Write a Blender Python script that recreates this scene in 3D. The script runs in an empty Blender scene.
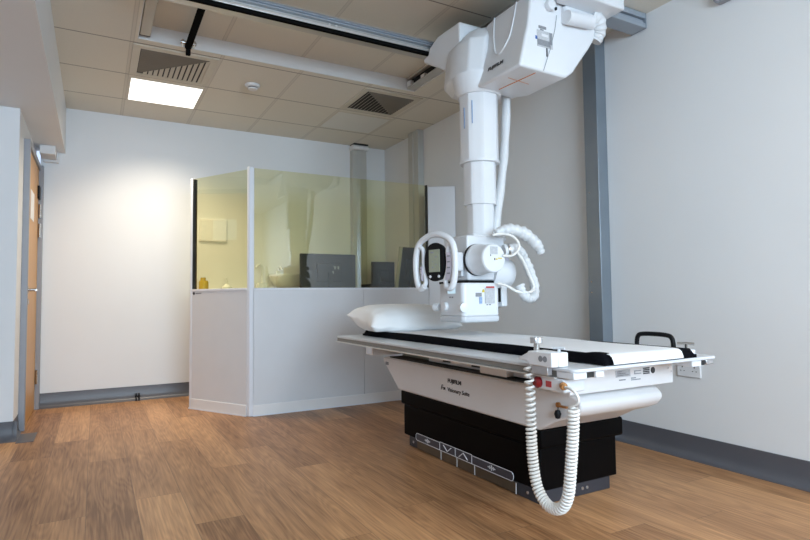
import bpy, bmesh, math, random
from mathutils import Vector, Matrix
random.seed(7)
S = bpy.context.scene
COL = S.collection
PI = math.pi

# ------------------------------------------------------------------ materials
def newmat(name):
    m = bpy.data.materials.new(name); m.use_nodes = True
    nt = m.node_tree; nt.nodes.clear()
    return m, nt.nodes, nt.links

def mat(name, col, rough=0.5, metal=0.0, var=0.03, scale=6.0, bump=0.0, bscale=200.0, spec=0.5, coat=0.0):
    m, N, L = newmat(name)
    out = N.new('ShaderNodeOutputMaterial'); b = N.new('ShaderNodeBsdfPrincipled')
    L.new(b.outputs[0], out.inputs[0])
    b.inputs['Roughness'].default_value = rough; b.inputs['Metallic'].default_value = metal
    b.inputs['Specular IOR Level'].default_value = spec; b.inputs['Coat Weight'].default_value = coat
    tc = N.new('ShaderNodeTexCoord'); nz = N.new('ShaderNodeTexNoise'); nz.inputs['Scale'].default_value = scale
    nz.inputs['Detail'].default_value = 4
    L.new(tc.outputs['Object'], nz.inputs['Vector'])
    r = N.new('ShaderNodeValToRGB')
    r.color_ramp.elements[0].color = tuple(c*(1-var) for c in col)+(1,)
    r.color_ramp.elements[1].color = tuple(min(1, c*(1+var)) for c in col)+(1,)
    r.color_ramp.elements[0].position = .3; r.color_ramp.elements[1].position = .7
    L.new(nz.outputs['Fac'], r.inputs[0]); L.new(r.outputs[0], b.inputs['Base Color'])
    if bump:
        n2 = N.new('ShaderNodeTexNoise'); n2.inputs['Scale'].default_value = bscale
        L.new(tc.outputs['Object'], n2.inputs['Vector'])
        bp = N.new('ShaderNodeBump'); bp.inputs['Strength'].default_value = bump; bp.inputs['Distance'].default_value = .002
        L.new(n2.outputs['Fac'], bp.inputs['Height']); L.new(bp.outputs[0], b.inputs['Normal'])
    return m

def emit(name, col, strength):
    m, N, L = newmat(name)
    out = N.new('ShaderNodeOutputMaterial'); e = N.new('ShaderNodeEmission')
    e.inputs[0].default_value = col+(1,); e.inputs[1].default_value = strength
    L.new(e.outputs[0], out.inputs[0]); return m

def glassmat(name, tint, ior, rough=0.0):
    m, N, L = newmat(name)
    out = N.new('ShaderNodeOutputMaterial'); t = N.new('ShaderNodeBsdfTransparent'); g = N.new('ShaderNodeBsdfGlossy')
    t.inputs[0].default_value = tint+(1,); g.inputs['Roughness'].default_value = rough
    f = N.new('ShaderNodeFresnel'); f.inputs[0].default_value = ior
    mx = N.new('ShaderNodeMixShader')
    ge = N.new('ShaderNodeNewGeometry'); sb = N.new('ShaderNodeMath'); sb.operation = 'SUBTRACT'; sb.inputs[0].default_value = 1
    ml = N.new('ShaderNodeMath'); ml.operation = 'MULTIPLY'
    L.new(ge.outputs['Backfacing'], sb.inputs[1]); L.new(sb.outputs[0], ml.inputs[0]); L.new(f.outputs[0], ml.inputs[1])
    L.new(ml.outputs[0], mx.inputs[0]); L.new(t.outputs[0], mx.inputs[1]); L.new(g.outputs[0], mx.inputs[2])
    L.new(mx.outputs[0], out.inputs[0]); return m

M = {}
M['wall'] = mat('wall_paint', (.77,.778,.785), .6, var=.012, scale=2, bump=.08, bscale=350)
M['ceil_white'] = mat('white_painted_board', (.74,.74,.74), .6, var=.01)
M['white'] = mat('white_plastic', (.74,.75,.77), .4, var=.01)
M['white_gloss'] = mat('white_gloss_enamel', (.75,.76,.78), .34, var=.01)
M['white_warm'] = mat('offwhite_panel', (.82,.80,.79), .4, var=.012)
M['pale_grey'] = mat('pale_grey_laminate', (.62,.64,.67), .32, var=.015)
M['panel'] = mat('screen_laminate', (.70,.70,.715), .42, var=.012, bump=.03, bscale=500)
M['trimwhite'] = mat('white_trim', (.78,.79,.83), .4, var=.01)
M['cream'] = mat('cream_metal', (.50,.47,.40), .5, var=.02)
M['alu'] = mat('aluminium', (.62,.63,.65), .28, metal=.9, var=.03, scale=30)
M['alu_bright'] = mat('bright_aluminium', (.80,.79,.77), .3, metal=.7, var=.02)
M['alu_warm'] = mat('anodised_rail', (.60,.58,.55), .38, metal=.6, var=.03)
M['rail_grey'] = mat('grey_rail', (.26,.25,.23), .45, metal=.3, var=.03)
M['matt_black'] = mat('matt_black', (.006,.006,.006), .9, var=.1, spec=.02)
M['alu_blue'] = mat('grey_extrusion', (.34,.38,.43), .42, metal=.25, var=.03)
M['steel'] = mat('steel', (.55,.54,.52), .22, metal=1, var=.03)
M['post'] = mat('brushed_steel_post', (.25,.29,.33), .36, metal=.6, var=.08, scale=3)
M['black'] = mat('black_plastic', (.007,.007,.008), .45, var=.1, spec=.15)
M['black_cloth'] = mat('black_vinyl', (.005,.005,.007), .85, var=.15, bump=.2, bscale=90, spec=.04)
M['base_black'] = mat('black_enamel', (.0035,.003,.003), .5, var=.1, spec=.05)
M['kick'] = mat('dark_slate_plastic', (.035,.037,.047), .42, var=.05)
M['pedal'] = mat('pedal_slate', (.055,.053,.068), .45, var=.05)
M['bronze'] = mat('bronze_kick_strip', (.13,.10,.07), .35, metal=.5, var=.06)
M['line'] = mat('white_print', (.72,.72,.74), .5, var=.01)
M['print'] = mat('black_print', (.02,.02,.025), .5, var=.05)
M['print_grey'] = mat('grey_print', (.25,.26,.28), .5, var=.1, scale=80)
M['label'] = mat('silver_label', (.50,.51,.53), .4, var=.12, scale=120)
M['blue'] = mat('blue_print', (.06,.14,.42), .5, var=.05)
M['bluelabel'] = mat('pale_blue_print', (.28,.40,.62), .5, var=.1, scale=100)
M['orange'] = mat('orange_print', (.60,.20,.05), .5, var=.05)
M['yellow'] = mat('yellow_print', (.75,.60,.06), .5, var=.05)
M['red'] = mat('red_plastic', (.20,.006,.010), .3, var=.05)
M['redprint'] = mat('red_print', (.50,.06,.06), .5, var=.05)
M['lilac'] = mat('lilac_keypad', (.58,.54,.62), .45, var=.05, scale=60)
M['screen'] = mat('lcd', (.36,.38,.28), .25, var=.05, scale=60)
M['paleled'] = emit('cyan_readout', (.62,.85,1.0), 0.9)
M['brass'] = mat('brass', (.42,.20,.07), .35, metal=.7, var=.1)
M['cord'] = mat('cord_white', (.80,.78,.74), .42, var=.02)
M['sheath'] = mat('white_wrapped_sleeve', (.70,.71,.72), .5, var=.03, scale=25, bump=.8, bscale=45)
M['sheet'] = mat('white_paper_sheet', (.80,.81,.83), .7, var=.01, bump=.15, bscale=18)
M['pillow'] = mat('white_cotton', (.87,.86,.85), .8, var=.015, bump=.25, bscale=30)
M['inner'] = mat('pillow_hem', (.45,.43,.41), .8, var=.25, scale=60)
M['skirt'] = mat('grey_vinyl_cove', (.095,.095,.108), .38, var=.05, scale=3)
M['greyframe'] = mat('grey_door_frame', (.30,.31,.34), .45, var=.03)
M['darkgap'] = mat('dark_interior', (.03,.03,.028), .6, var=.1)  # near-black: shadow inside gaps and slots put into the colour
M['olive'] = mat('olive_cream_sheet', (.36,.36,.29), .5, var=.05)
M['mongrey'] = mat('monitor_back', (.018,.020,.023), .5, var=.06, spec=.2)
M['ceramic'] = mat('white_ceramic', (.80,.82,.80), .15, var=.01)
M['desk'] = mat('desk_laminate', (.55,.55,.53), .4, var=.03)
M['soap'] = mat('amber_soap', (.48,.34,.03), .25, var=.05)
M['paper'] = mat('notice_paper', (.80,.80,.80), .6, var=.04, scale=40)
M['led'] = emit('led_panel_lit', (1.0,.97,.92), 1.8)
M['diffuser'] = mat('unlit_diffuser', (.74,.73,.68), .5, var=.01)
M['ventdark'] = mat('duct_dark', (.045,.04,.035), .7, var=.1)
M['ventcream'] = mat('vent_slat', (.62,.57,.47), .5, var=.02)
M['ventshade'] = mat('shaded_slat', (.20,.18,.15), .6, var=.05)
M['leadglass'] = glassmat('lead_glass', (.98,.96,.79), 2.05)
M['winglass'] = glassmat('window_glass', (.96,.98,.98), 1.35)
M['trunk'] = mat('grey_trunking', (.50,.50,.47), .5, var=.02)
M['rubber'] = mat('dark_rubber', (.02,.02,.02), .6, var=.1)

def wood_door():
    m, N, L = newmat('oak_veneer')
    out = N.new('ShaderNodeOutputMaterial'); b = N.new('ShaderNodeBsdfPrincipled'); L.new(b.outputs[0], out.inputs[0])
    b.inputs['Roughness'].default_value = .42
    tc = N.new('ShaderNodeTexCoord'); mp = N.new('ShaderNodeMapping'); mp.inputs['Scale'].default_value = (14,14,1.2)
    nz = N.new('ShaderNodeTexNoise'); nz.inputs['Scale'].default_value = 2; nz.inputs['Detail'].default_value = 6
    L.new(tc.outputs['Object'], mp.inputs[0]); L.new(mp.outputs[0], nz.inputs['Vector'])
    r = N.new('ShaderNodeValToRGB'); r.color_ramp.elements[0].color = (.50,.25,.08,1); r.color_ramp.elements[1].color = (.62,.35,.12,1)
    L.new(nz.outputs['Fac'], r.inputs[0]); L.new(r.outputs[0], b.inputs['Base Color']); return m
M['oak'] = wood_door()

def mth(N, L, op, a, b=None, c=None):
    n = N.new('ShaderNodeMath'); n.operation = op
    for i, v in enumerate((a, b, c)):
        if v is None: continue
        if isinstance(v, (int, float)): n.inputs[i].default_value = v
        else: L.new(v, n.inputs[i])
    return n.outputs[0]

def floor_mat():
    m, N, L = newmat('wood_plank_vinyl')
    out = N.new('ShaderNodeOutputMaterial'); b = N.new('ShaderNodeBsdfPrincipled'); L.new(b.outputs[0], out.inputs[0])
    g = N.new('ShaderNodeNewGeometry'); sp = N.new('ShaderNodeSeparateXYZ'); L.new(g.outputs['Position'], sp.inputs[0])
    X, Y = sp.outputs[0], sp.outputs[1]
    W, LEN = .1993, 1.535
    xr = mth(N, L, 'DIVIDE', mth(N, L, 'ADD', X, .022), W)
    k = mth(N, L, 'FLOOR', xr); fx = mth(N, L, 'FRACT', xr)
    offs = {-2:4.0,-1:4.37,0:3.75,1:4.48,2:4.03,3:3.255,4:3.585,5:3.035,6:3.76,7:3.321,8:2.535,9:3.1,10:2.1,11:1.485,12:2.35,13:1.79,14:2.6}
    ramp = N.new('ShaderNodeValToRGB'); ramp.color_ramp.interpolation = 'CONSTANT'
    ks = list(range(-9, 15)); els = ramp.color_ramp.elements
    vals = []
    for q in ks:
        vals.append(((offs.get(q, (q*0.618*LEN) % LEN)) / LEN) % 1.0)
    n_ = 24
    els[0].position = 0; els[0].color = (vals[0],)*3+(1,)
    els[1].position = 1/n_; els[1].color = (vals[1],)*3+(1,)
    for i in range(2, n_):
        e = els.new(i/n_); e.color = (vals[i],)*3+(1,)
    L.new(mth(N, L, 'DIVIDE', mth(N, L, 'ADD', k, 9.5), n_), ramp.inputs[0])
    cr = N.new('ShaderNodeSeparateColor'); L.new(ramp.outputs[0], cr.inputs[0])
    yr = mth(N, L, 'SUBTRACT', mth(N, L, 'DIVIDE', Y, LEN), cr.outputs[0])
    j = mth(N, L, 'FLOOR', yr); fy = mth(N, L, 'FRACT', yr)
    cmb = N.new('ShaderNodeCombineXYZ'); L.new(k, cmb.inputs[0]); L.new(j, cmb.inputs[1])
    wn = N.new('ShaderNodeTexWhiteNoise'); wn.noise_dimensions = '2D'; L.new(cmb.outputs[0], wn.inputs['Vector'])
    rnd = wn.outputs['Value']
    # grain: elongated rings, different in every plank
    gx = mth(N, L, 'MULTIPLY', mth(N, L, 'SUBTRACT', fx, .5), W)
    gy = mth(N, L, 'MULTIPLY', mth(N, L, 'SUBTRACT', fy, mth(N, L, 'ADD', .25, mth(N, L, 'MULTIPLY', rnd, .5))), LEN)
    gv = N.new('ShaderNodeCombineXYZ'); L.new(mth(N, L, 'MULTIPLY', gx, 10.0), gv.inputs[0]); L.new(mth(N, L, 'MULTIPLY', gy, 1.15), gv.inputs[1])
    L.new(mth(N, L, 'MULTIPLY', rnd, 37.0), gv.inputs[2])
    n1 = N.new('ShaderNodeTexNoise'); n1.inputs['Scale'].default_value = .9; n1.inputs['Detail'].default_value = 1.5; n1.inputs['Roughness'].default_value = .4
    L.new(gv.outputs[0], n1.inputs['Vector'])
    ring = mth(N, L, 'ADD', .5, mth(N, L, 'MULTIPLY', mth(N, L, 'SINE', mth(N, L, 'MULTIPLY', n1.outputs['Fac'], 85.0)), .5))
    gv2 = N.new('ShaderNodeCombineXYZ'); L.new(mth(N, L, 'MULTIPLY', X, 120.0), gv2.inputs[0]); L.new(mth(N, L, 'MULTIPLY', Y, 4.0), gv2.inputs[1]); L.new(mth(N, L, 'MULTIPLY', rnd, 9.0), gv2.inputs[2])
    n2 = N.new('ShaderNodeTexNoise'); n2.inputs['Scale'].default_value = 1.0; n2.inputs['Detail'].default_value = 4
    L.new(gv2.outputs[0], n2.inputs['Vector'])
    gv3 = N.new('ShaderNodeCombineXYZ'); L.new(mth(N, L, 'MULTIPLY', X, 14.0), gv3.inputs[0]); L.new(mth(N, L, 'MULTIPLY', Y, 1.3), gv3.inputs[1]); L.new(mth(N, L, 'MULTIPLY', rnd, 21.0), gv3.inputs[2])
    n3 = N.new('ShaderNodeTexNoise'); n3.inputs['Scale'].default_value = 1.0; n3.inputs['Detail'].default_value = 3
    L.new(gv3.outputs[0], n3.inputs['Vector'])
    tone = mth(N, L, 'ADD', mth(N, L, 'MULTIPLY', n2.outputs['Fac'], .44), mth(N, L, 'MULTIPLY', ring, .065))
    tone = mth(N, L, 'ADD', tone, mth(N, L, 'MULTIPLY', n3.outputs['Fac'], .36))
    tone = mth(N, L, 'ADD', tone, mth(N, L, 'MULTIPLY', rnd, .20))
    cr2 = N.new('ShaderNodeValToRGB')
    cr2.color_ramp.elements[0].position = .36; cr2.color_ramp.elements[0].color = (.19,.085,.036,1)
    cr2.color_ramp.elements[1].position = .78; cr2.color_ramp.elements[1].color = (.63,.345,.165,1)
    L.new(tone, cr2.inputs[0])
    # seams
    ex = mth(N, L, 'MINIMUM', fx, mth(N, L, 'SUBTRACT', 1.0, fx)); ey = mth(N, L, 'MULTIPLY', mth(N, L, 'MINIMUM', fy, mth(N, L, 'SUBTRACT', 1.0, fy)), LEN/W)
    ed = mth(N, L, 'LESS_THAN', mth(N, L, 'MINIMUM', ex, ey), .008)
    mx = N.new('ShaderNodeMix'); mx.data_type = 'RGBA'; mx.inputs[7].default_value = (.15,.085,.045,1)
    L.new(mth(N, L, 'MULTIPLY', ed, .6), mx.inputs[0]); L.new(cr2.outputs[0], mx.inputs[6]); L.new(mx.outputs[2], b.inputs['Base Color'])
    b.inputs['Roughness'].default_value = .40; b.inputs['Specular IOR Level'].default_value = .26
    bp = N.new('ShaderNodeBump'); bp.inputs['Strength'].default_value = .12; bp.inputs['Distance'].default_value = .001
    L.new(tone, bp.inputs['Height']); L.new(bp.outputs[0], b.inputs['Normal'])
    return m
M['floor'] = floor_mat()

def ceil_mat():
    m, N, L = newmat('ceiling_tiles')
    out = N.new('ShaderNodeOutputMaterial'); b = N.new('ShaderNodeBsdfPrincipled'); L.new(b.outputs[0], out.inputs[0])
    g = N.new('ShaderNodeNewGeometry'); sp = N.new('ShaderNodeSeparateXYZ'); L.new(g.outputs['Position'], sp.inputs[0])
    def lines(v, o, p):
        f = mth(N, L, 'FRACT', mth(N, L, 'DIVIDE', mth(N, L, 'SUBTRACT', v, o), p))
        return mth(N, L, 'MULTIPLY', mth(N, L, 'MINIMUM', f, mth(N, L, 'SUBTRACT', 1.0, f)), p)
    dx = lines(sp.outputs[0], .195, .59); dy = lines(sp.outputs[1], 4.142, .6175)
    tb = mth(N, L, 'LESS_THAN', mth(N, L, 'MINIMUM', dx, dy), .011)
    edge = mth(N, L, 'ADD', mth(N, L, 'LESS_THAN', dy, .0042), mth(N, L, 'MULTIPLY', mth(N, L, 'LESS_THAN', mth(N, L, 'ABSOLUTE', mth(N, L, 'SUBTRACT', dx, .011)), .003), .22))  # thin shadow lines along the T-bars, put into the tile colour
    nz = N.new('ShaderNodeTexNoise'); nz.inputs['Scale'].default_value = 120; nz.inputs['Detail'].default_value = 3
    L.new(g.outputs['Position'], nz.inputs['Vector'])
    r = N.new('ShaderNodeValToRGB'); r.color_ramp.elements[0].color = (.70,.66,.57,1); r.color_ramp.elements[1].color = (.76,.72,.63,1)
    L.new(nz.outputs['Fac'], r.inputs[0])
    m1 = N.new('ShaderNodeMix'); m1.data_type = 'RGBA'; m1.inputs[7].default_value = (.67,.63,.55,1)
    L.new(tb, m1.inputs[0]); L.new(r.outputs[0], m1.inputs[6])
    m2 = N.new('ShaderNodeMix'); m2.data_type = 'RGBA'; m2.inputs[7].default_value = (.20,.18,.15,1)
    L.new(edge, m2.inputs[0]); L.new(m1.outputs[2], m2.inputs[6]); L.new(m2.outputs[2], b.inputs['Base Color'])
    b.inputs['Roughness'].default_value = .8
    bp = N.new('ShaderNodeBump'); bp.inputs['Strength'].default_value = .15; bp.inputs['Distance'].default_value = .002
    L.new(nz.outputs['Fac'], bp.inputs['Height']); L.new(bp.outputs[0], b.inputs['Normal'])
    return m
M['tiles'] = ceil_mat()

# ------------------------------------------------------------------ mesh helpers
class MB:
    def __init__(s): s.bm = bmesh.new()
    def face(s, pts):
        return s.bm.faces.new([s.bm.verts.new(p) for p in pts])
    def poly(s, V, F):
        vs = [s.bm.verts.new(v) for v in V]
        for f in F: s.bm.faces.new([vs[i] for i in f])
        return s
    def box(s, x0, x1, y0, y1, z0, z1):
        V = [(x,y,z) for x in (x0,x1) for y in (y0,y1) for z in (z0,z1)]
        return s.poly(V, [(0,1,3,2),(4,6,7,5),(0,4,5,1),(2,3,7,6),(0,2,6,4),(1,5,7,3)])
    def obox(s, c, ax, ay, az, hx, hy, hz):
        c = Vector(c); V = [c+ax*(i*hx)+ay*(j*hy)+az*(k*hz) for i in (-1,1) for j in (-1,1) for k in (-1,1)]
        return s.poly(V, [(0,1,3,2),(4,6,7,5),(0,4,5,1),(2,3,7,6),(0,2,6,4),(1,5,7,3)])
    def prism(s, pts, axis, a0, a1):
        def P(p, a):
            return {'x':(a,p[0],p[1]), 'y':(p[0],a,p[1]), 'z':(p[0],p[1],a)}[axis]
        n = len(pts); V = [P(p,a0) for p in pts]+[P(p,a1) for p in pts]
        F = [tuple(range(n))[::-1], tuple(range(n,2*n))]+[(i,(i+1)%n,n+(i+1)%n,n+i) for i in range(n)]
        return s.poly(V, F)
    def loft(s, rings, cap=True):
        n = len(rings[0]); vs = [[s.bm.verts.new(p) for p in r] for r in rings]
        for a, b in zip(vs, vs[1:]):
            for i in range(n): s.bm.faces.new((a[i],a[(i+1)%n],b[(i+1)%n],b[i]))
        if cap: s.bm.faces.new(vs[0][::-1]); s.bm.faces.new(vs[-1])
        return s
    def tube(s, path, r, seg=12, squash=1.0, closed=False, jitter=0.0):
        path = [Vector(p) for p in path]; n = len(path)
        rr = r if isinstance(r, (list,tuple)) else [r]*n
        T = []
        for i in range(n):
            a = path[(i-1)%n if closed else max(i-1,0)]; b = path[(i+1)%n if closed else min(i+1,n-1)]
            T.append((b-a).normalized())
        up = Vector((0,0,1)) if abs(T[0].z) < .9 else Vector((1,0,0))
        nn = T[0].cross(up).normalized(); rings = []
        for i in range(n):
            if i: 
                q = T[i-1].rotation_difference(T[i]); nn = (q @ nn); nn = (nn - T[i]*nn.dot(T[i])).normalized()
            bb = T[i].cross(nn); ring = []
            for k in range(seg):
                a = 2*PI*k/seg; j = 1+random.uniform(-jitter, jitter)
                ring.append(path[i]+nn*(math.cos(a)*rr[i]*j)+bb*(math.sin(a)*rr[i]*squash*j))
            rings.append(ring)
        if closed:
            # match the seam
            vs = [[s.bm.verts.new(p) for p in r_] for r_ in rings]
            for i in range(n):
                a, b = vs[i], vs[(i+1)%n]
                sh = 0
                if i == n-1: sh = min(range(seg), key=lambda q: (a[0].co-b[q].co).length)
                for k in range(seg): s.bm.faces.new((a[k],a[(k+1)%seg],b[(k+1+sh)%seg],b[(k+sh)%seg]))
            return s
        return s.loft(rings)
    def cyl(s, p0, p1, r0, r1=None, seg=24):
        return s.tube([p0,p1], [r0, r0 if r1 is None else r1], seg)
    def lathe(s, c, prof, seg=24, axis=Vector((0,0,1))):
        c = Vector(c); axis = Vector(axis).normalized(); u = axis.orthogonal().normalized(); v = axis.cross(u)
        rings = [[c+axis*h+(u*math.cos(2*PI*k/seg)+v*math.sin(2*PI*k/seg))*max(r,1e-4) for k in range(seg)] for r, h in prof]
        return s.loft(rings)
    def sphere(s, c, r, seg=12, sz=1.0):
        return s.lathe(c, [(r*math.sin(PI*i/8), -r*sz*math.cos(PI*i/8)) for i in range(9)], seg)
    def build(s, name, m, parent=None, bevel=0.0, bseg=2, smooth=35, subsurf=0):
        bm = s.bm; bmesh.ops.recalc_face_normals(bm, faces=bm.faces[:])
        if parent is not None: org = Vector(parent['_o'])
        else:
            xs = [v.co for v in bm.verts]
            org = Vector(((min(v.x for v in xs)+max(v.x for v in xs))/2, (min(v.y for v in xs)+max(v.y for v in xs))/2, min(v.z for v in xs)))
        bmesh.ops.translate(bm, verts=bm.verts[:], vec=-org)
        me = bpy.data.meshes.new(name); bm.to_mesh(me); bm.free()
        o = bpy.data.objects.new(name, me); COL.objects.link(o)
        me.materials.append(M[m] if isinstance(m, str) else m)
        me.polygons.foreach_set('use_smooth', [True]*len(me.polygons))
        me.set_sharp_from_angle(angle=math.radians(smooth))
        o['_o'] = tuple(org)
        if parent is not None: o.parent = parent
        else: o.location = org
        if bevel:
            md = o.modifiers.new('bevel', 'BEVEL'); md.width = bevel; md.segments = bseg; md.limit_method = 'ANGLE'; md.angle_limit = math.radians(28)
        if subsurf:
            md = o.modifiers.new('sub', 'SUBSURF'); md.levels = subsurf; md.render_levels = subsurf
        return o

def tag(o, label, cat, group=None):
    o['label'] = label; o['category'] = cat
    if group: o['group'] = group
    return o
def thing(name, loc, label, cat, group=None):
    o = bpy.data.objects.new(name, None); COL.objects.link(o); o.location = loc; o['_o'] = tuple(loc)
    o.empty_display_size = .05
    return tag(o, label, cat, group)
def struct(o): o['kind'] = 'structure'; return o
def part_origin(o):   # parts nested under parts keep the same origin as their thing
    return o
def copy_thing(root, delta, label):
    r = root.copy(); COL.objects.link(r); r.location = Vector(root.location)+Vector(delta); r['label'] = label
    def rec(src, dst):
        for ch in list(src.children):
            c = ch.copy(); COL.objects.link(c); c.parent = dst; rec(ch, c)
    rec(root, r); return r

def text(name, body, size, loc, xd, yd, m, parent, ext=.0006, shear=0.0, bold=0.0, align='LEFT', xs=1.0):
    cu = bpy.data.curves.new(name, 'FONT'); cu.body = body; cu.size = size; cu.extrude = ext; cu.shear = shear; cu.offset = bold
    cu.align_x = align; cu.resolution_u = 3
    t = bpy.data.objects.new(name, cu); COL.objects.link(t)
    dg = bpy.context.evaluated_depsgraph_get(); me = bpy.data.meshes.new_from_object(t.evaluated_get(dg))
    bpy.data.objects.remove(t); bpy.data.curves.remove(cu)
    xd = Vector(xd).normalized(); yd = Vector(yd).normalized(); zd = xd.cross(yd)
    R = Matrix((xd*xs, yd, zd)).transposed().to_4x4()
    me.transform(Matrix.Translation(Vector(loc)-Vector(parent['_o'])) @ R)
    me.name = name
    o = bpy.data.objects.new(name, me); COL.objects.link(o); o.parent = parent; o['_o'] = parent['_o']
    me.materials.clear(); me.materials.append(M[m]); return o

def bez(pts, n=12):
    """Catmull-Rom through pts"""
    P = [Vector(p) for p in pts]; P = [P[0]*2-P[1]]+P+[P[-1]*2-P[-2]]; out = []
    for i in range(1, len(P)-2):
        for k in range(n):
            t = k/n; a, b, c, d = P[i-1], P[i], P[i+1], P[i+2]
            out.append(.5*((2*b)+(c-a)*t+(2*a-5*b+4*c-d)*t*t+(3*b-3*c+d-a)*t**3))
    out.append(P[-2]); return out
vx, vy, vz = Vector((1,0,0)), Vector((0,1,0)), Vector((0,0,1))

# ------------------------------------------------------------------ room shell
XR, YB, ZC, YR, XL = 2.995, 5.87, 2.688, -2.4, -3.0
RX0, RX1, RY0, RY1, RZ = .225, 2.37, .55, 4.075, 2.792
struct(MB().box(XL-.1, XR+.1, YR-.1, YB+.1, -.06, 0).build('floor', 'floor'))
c = MB()
def hq(x0, x1, y0, y1, z): c.face([(x0,y0,z),(x0,y1,z),(x1,y1,z),(x1,y0,z)])
c.box(XL, RX0, YR, YB, ZC, ZC+.12); c.box(RX1, XR, YR, YB, ZC, ZC+.12)
c.box(RX0, RX1, YR, RY0, ZC, ZC+.12); c.box(RX0, RX1, RY1, YB, ZC, ZC+.12)
c.box(XL, XR, YR, YB, RZ, RZ+.06)
struct(c.build('ceiling', 'tiles'))
t = MB(); t.box(RX0, RX1, RY1-.006, RY1, ZC+.001, RZ); t.box(RX0, RX0+.006, RY0, RY1-.006, ZC+.001, RZ); t.box(RX1-.006, RX1, RY0, RY1-.006, ZC+.001, RZ)
t.box(RX0, RX1, RY0, RY0+.006, ZC+.001, RZ)
struct(t.build('trim_1', 'ceil_white'))
struct(MB().box(XR, XR+.1, YR, YB, 0, RZ).build('wall_right', 'wall'))
struct(MB().box(-.44, XR, YB, YB+.1, 0, RZ).build('wall_back', 'wall'))
struct(MB().box(XL-.1, XL, YR, 4.62, 0, RZ).build('wall_left', 'wall'))
w = MB(); w.box(XL, -.472, 4.62, 4.72, 0, ZC)           # face towards the camera beside the door
struct(w.build('wall_alcove', 'wall'))
w = MB(); w.box(-.57, -.472, 4.72, 4.90, 0, ZC); w.box(-.57, -.472, 4.90, 5.87, 2.13, ZC)
struct(w.build('wall_door', 'wall'))
struct(MB().box(XL, -.253, YR, YB, 2.268, ZC-.001).build('ceiling_bulkhead', 'wall'))
# rear wall with window
WX0, WX1, WZ0, WZ1 = -.9, 2.1, .95, 2.35
w = MB(); w.box(XL, WX0, YR-.1, YR, 0, RZ); w.box(WX1, XR, YR-.1, YR, 0, RZ); w.box(WX0, WX1, YR-.1, YR, 0, WZ0); w.box(WX0, WX1, YR-.1, YR, WZ1, RZ)
struct(w.build('wall_rear', 'wall'))
f = MB()
for x in (WX0, WX0+.97, WX1-1.02, WX1-.05): f.box(x, x+.05, YR-.08, YR-.03, WZ0, WZ1)
f.box(WX0, WX1, YR-.08, YR-.03, WZ0, WZ0+.05); f.box(WX0, WX1, YR-.08, YR-.03, WZ1-.05, WZ1)
wf = struct(f.build('window_1', 'trimwhite', bevel=.004))
MB().box(WX0+.05, WX1-.05, YR-.058, YR-.052, WZ0+.05, WZ1-.05).build('window_pane', 'winglass', wf)

# coved vinyl skirting
def cove(name, p0, p1, nrm, h=.127, d=.045):
    p0, p1, nrm = Vector(p0), Vector(p1), Vector(nrm)
    prof = [(0,h),(.007,h),(.007,h-.018),(.009,h-.04),(.013,.05),(.022,.022),(.036,.007),(d+.02,.002),(d+.02,0),(0,0)]
    rings = [[p+nrm*a+vz*b for a, b in prof] for p in (p0, p1)]
    b = MB(); b.loft(rings); return struct(b.build(name, 'skirt', smooth=50))
cove('baseboard_right', (XR, YR+.1, 0), (XR, 4.38, 0), (-1,0,0))
cove('baseboard_back', (-.44, YB, 0), (2.9, YB, 0), (0,-1,0))
cove('baseboard_alcove', (XL, 4.62, 0), (-.448, 4.62, 0), (0,-1,0))
cove('baseboard_door', (-.472, 4.60, 0), (-.472, 4.893, 0), (.38,0,0))

# door in left wall
fr = MB(); fr.box(-.57, -.432, 4.895, 4.942, 0, 2.13); fr.box(-.57, -.412, 5.81, 5.868, 0, 2.13); fr.box(-.57, -.432, 4.942, 5.81, 2.085, 2.13)
dr = struct(fr.build('door_1', 'greyframe', bevel=.004))
lf = MB().box(-.50, -.446, 4.945, 5.807, .006, 2.082).build('door_leaf', 'oak', dr)
h = MB(); h.cyl((-.446,5.08,1.02), (-.395,5.08,1.02), .012, seg=12); h.tube([(-.40,5.08,1.02),(-.398,5.16,1.02),(-.40,5.21,1.02)], .010, 10); h.cyl((-.447,5.08,1.02),(-.441,5.08,1.02),.026, seg=20)
h.build('door_handle', 'steel', dr)
MB().cyl((-.447,5.08,.93), (-.440,5.08,.93), .022, seg=20).build('door_lock', 'steel', dr)
for z in (.28, 1.55, 1.72):
    MB().cyl((-.432,5.798,z-.06), (-.432,5.798,z+.06), .011, seg=10).build('hinge', 'steel', dr)
MB().box(-.447, -.430, 5.70, 5.80, 1.82, 1.93).build('door_closer', 'black', dr, bevel=.003)
tag(MB().box(-.446, -.4425, 5.14, 5.40, 1.575, 1.80).build('door_notice', 'paper', bevel=.0008), 'white paper notice fixed high on the oak door', 'notice')
# grey floor plate at the foot of the door wall
tag(MB().box(-.446, -.345, 4.50, 4.79, 0.0, .004).build('threshold_plate', 'skirt', bevel=.001), 'flat grey plate on the floor beside the door jamb', 'floor plate')
# white box under bulkhead
jb = thing('cable_box', (-.36, 5.73, 2.17), 'small white box under the bulkhead in the corner above the door', 'box')
MB().box(-.43, -.315, 5.60, 5.83, 2.19, 2.267).build('box_cover', 'ceil_white', jb, bevel=.006)
MB().box(-.42, -.30, 5.83, 5.868, 2.17, 2.267).build('back_plate', 'ceil_white', jb, bevel=.004)
# black door stop
ds = thing('door_stop', (.357,5.80,0), 'tiny black door stop at the back wall skirting', 'door stop')
MB().box(.340,.352, 5.775,5.80, .004,.072).build('post', 'black', ds, bevel=.002)
MB().box(.364,.376, 5.775,5.80, .004,.072).build('post', 'black', ds, bevel=.002)
MB().box(.335,.381, 5.772,5.803, .035,.05).build('bridge_bar', 'black', ds, bevel=.002)

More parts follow.
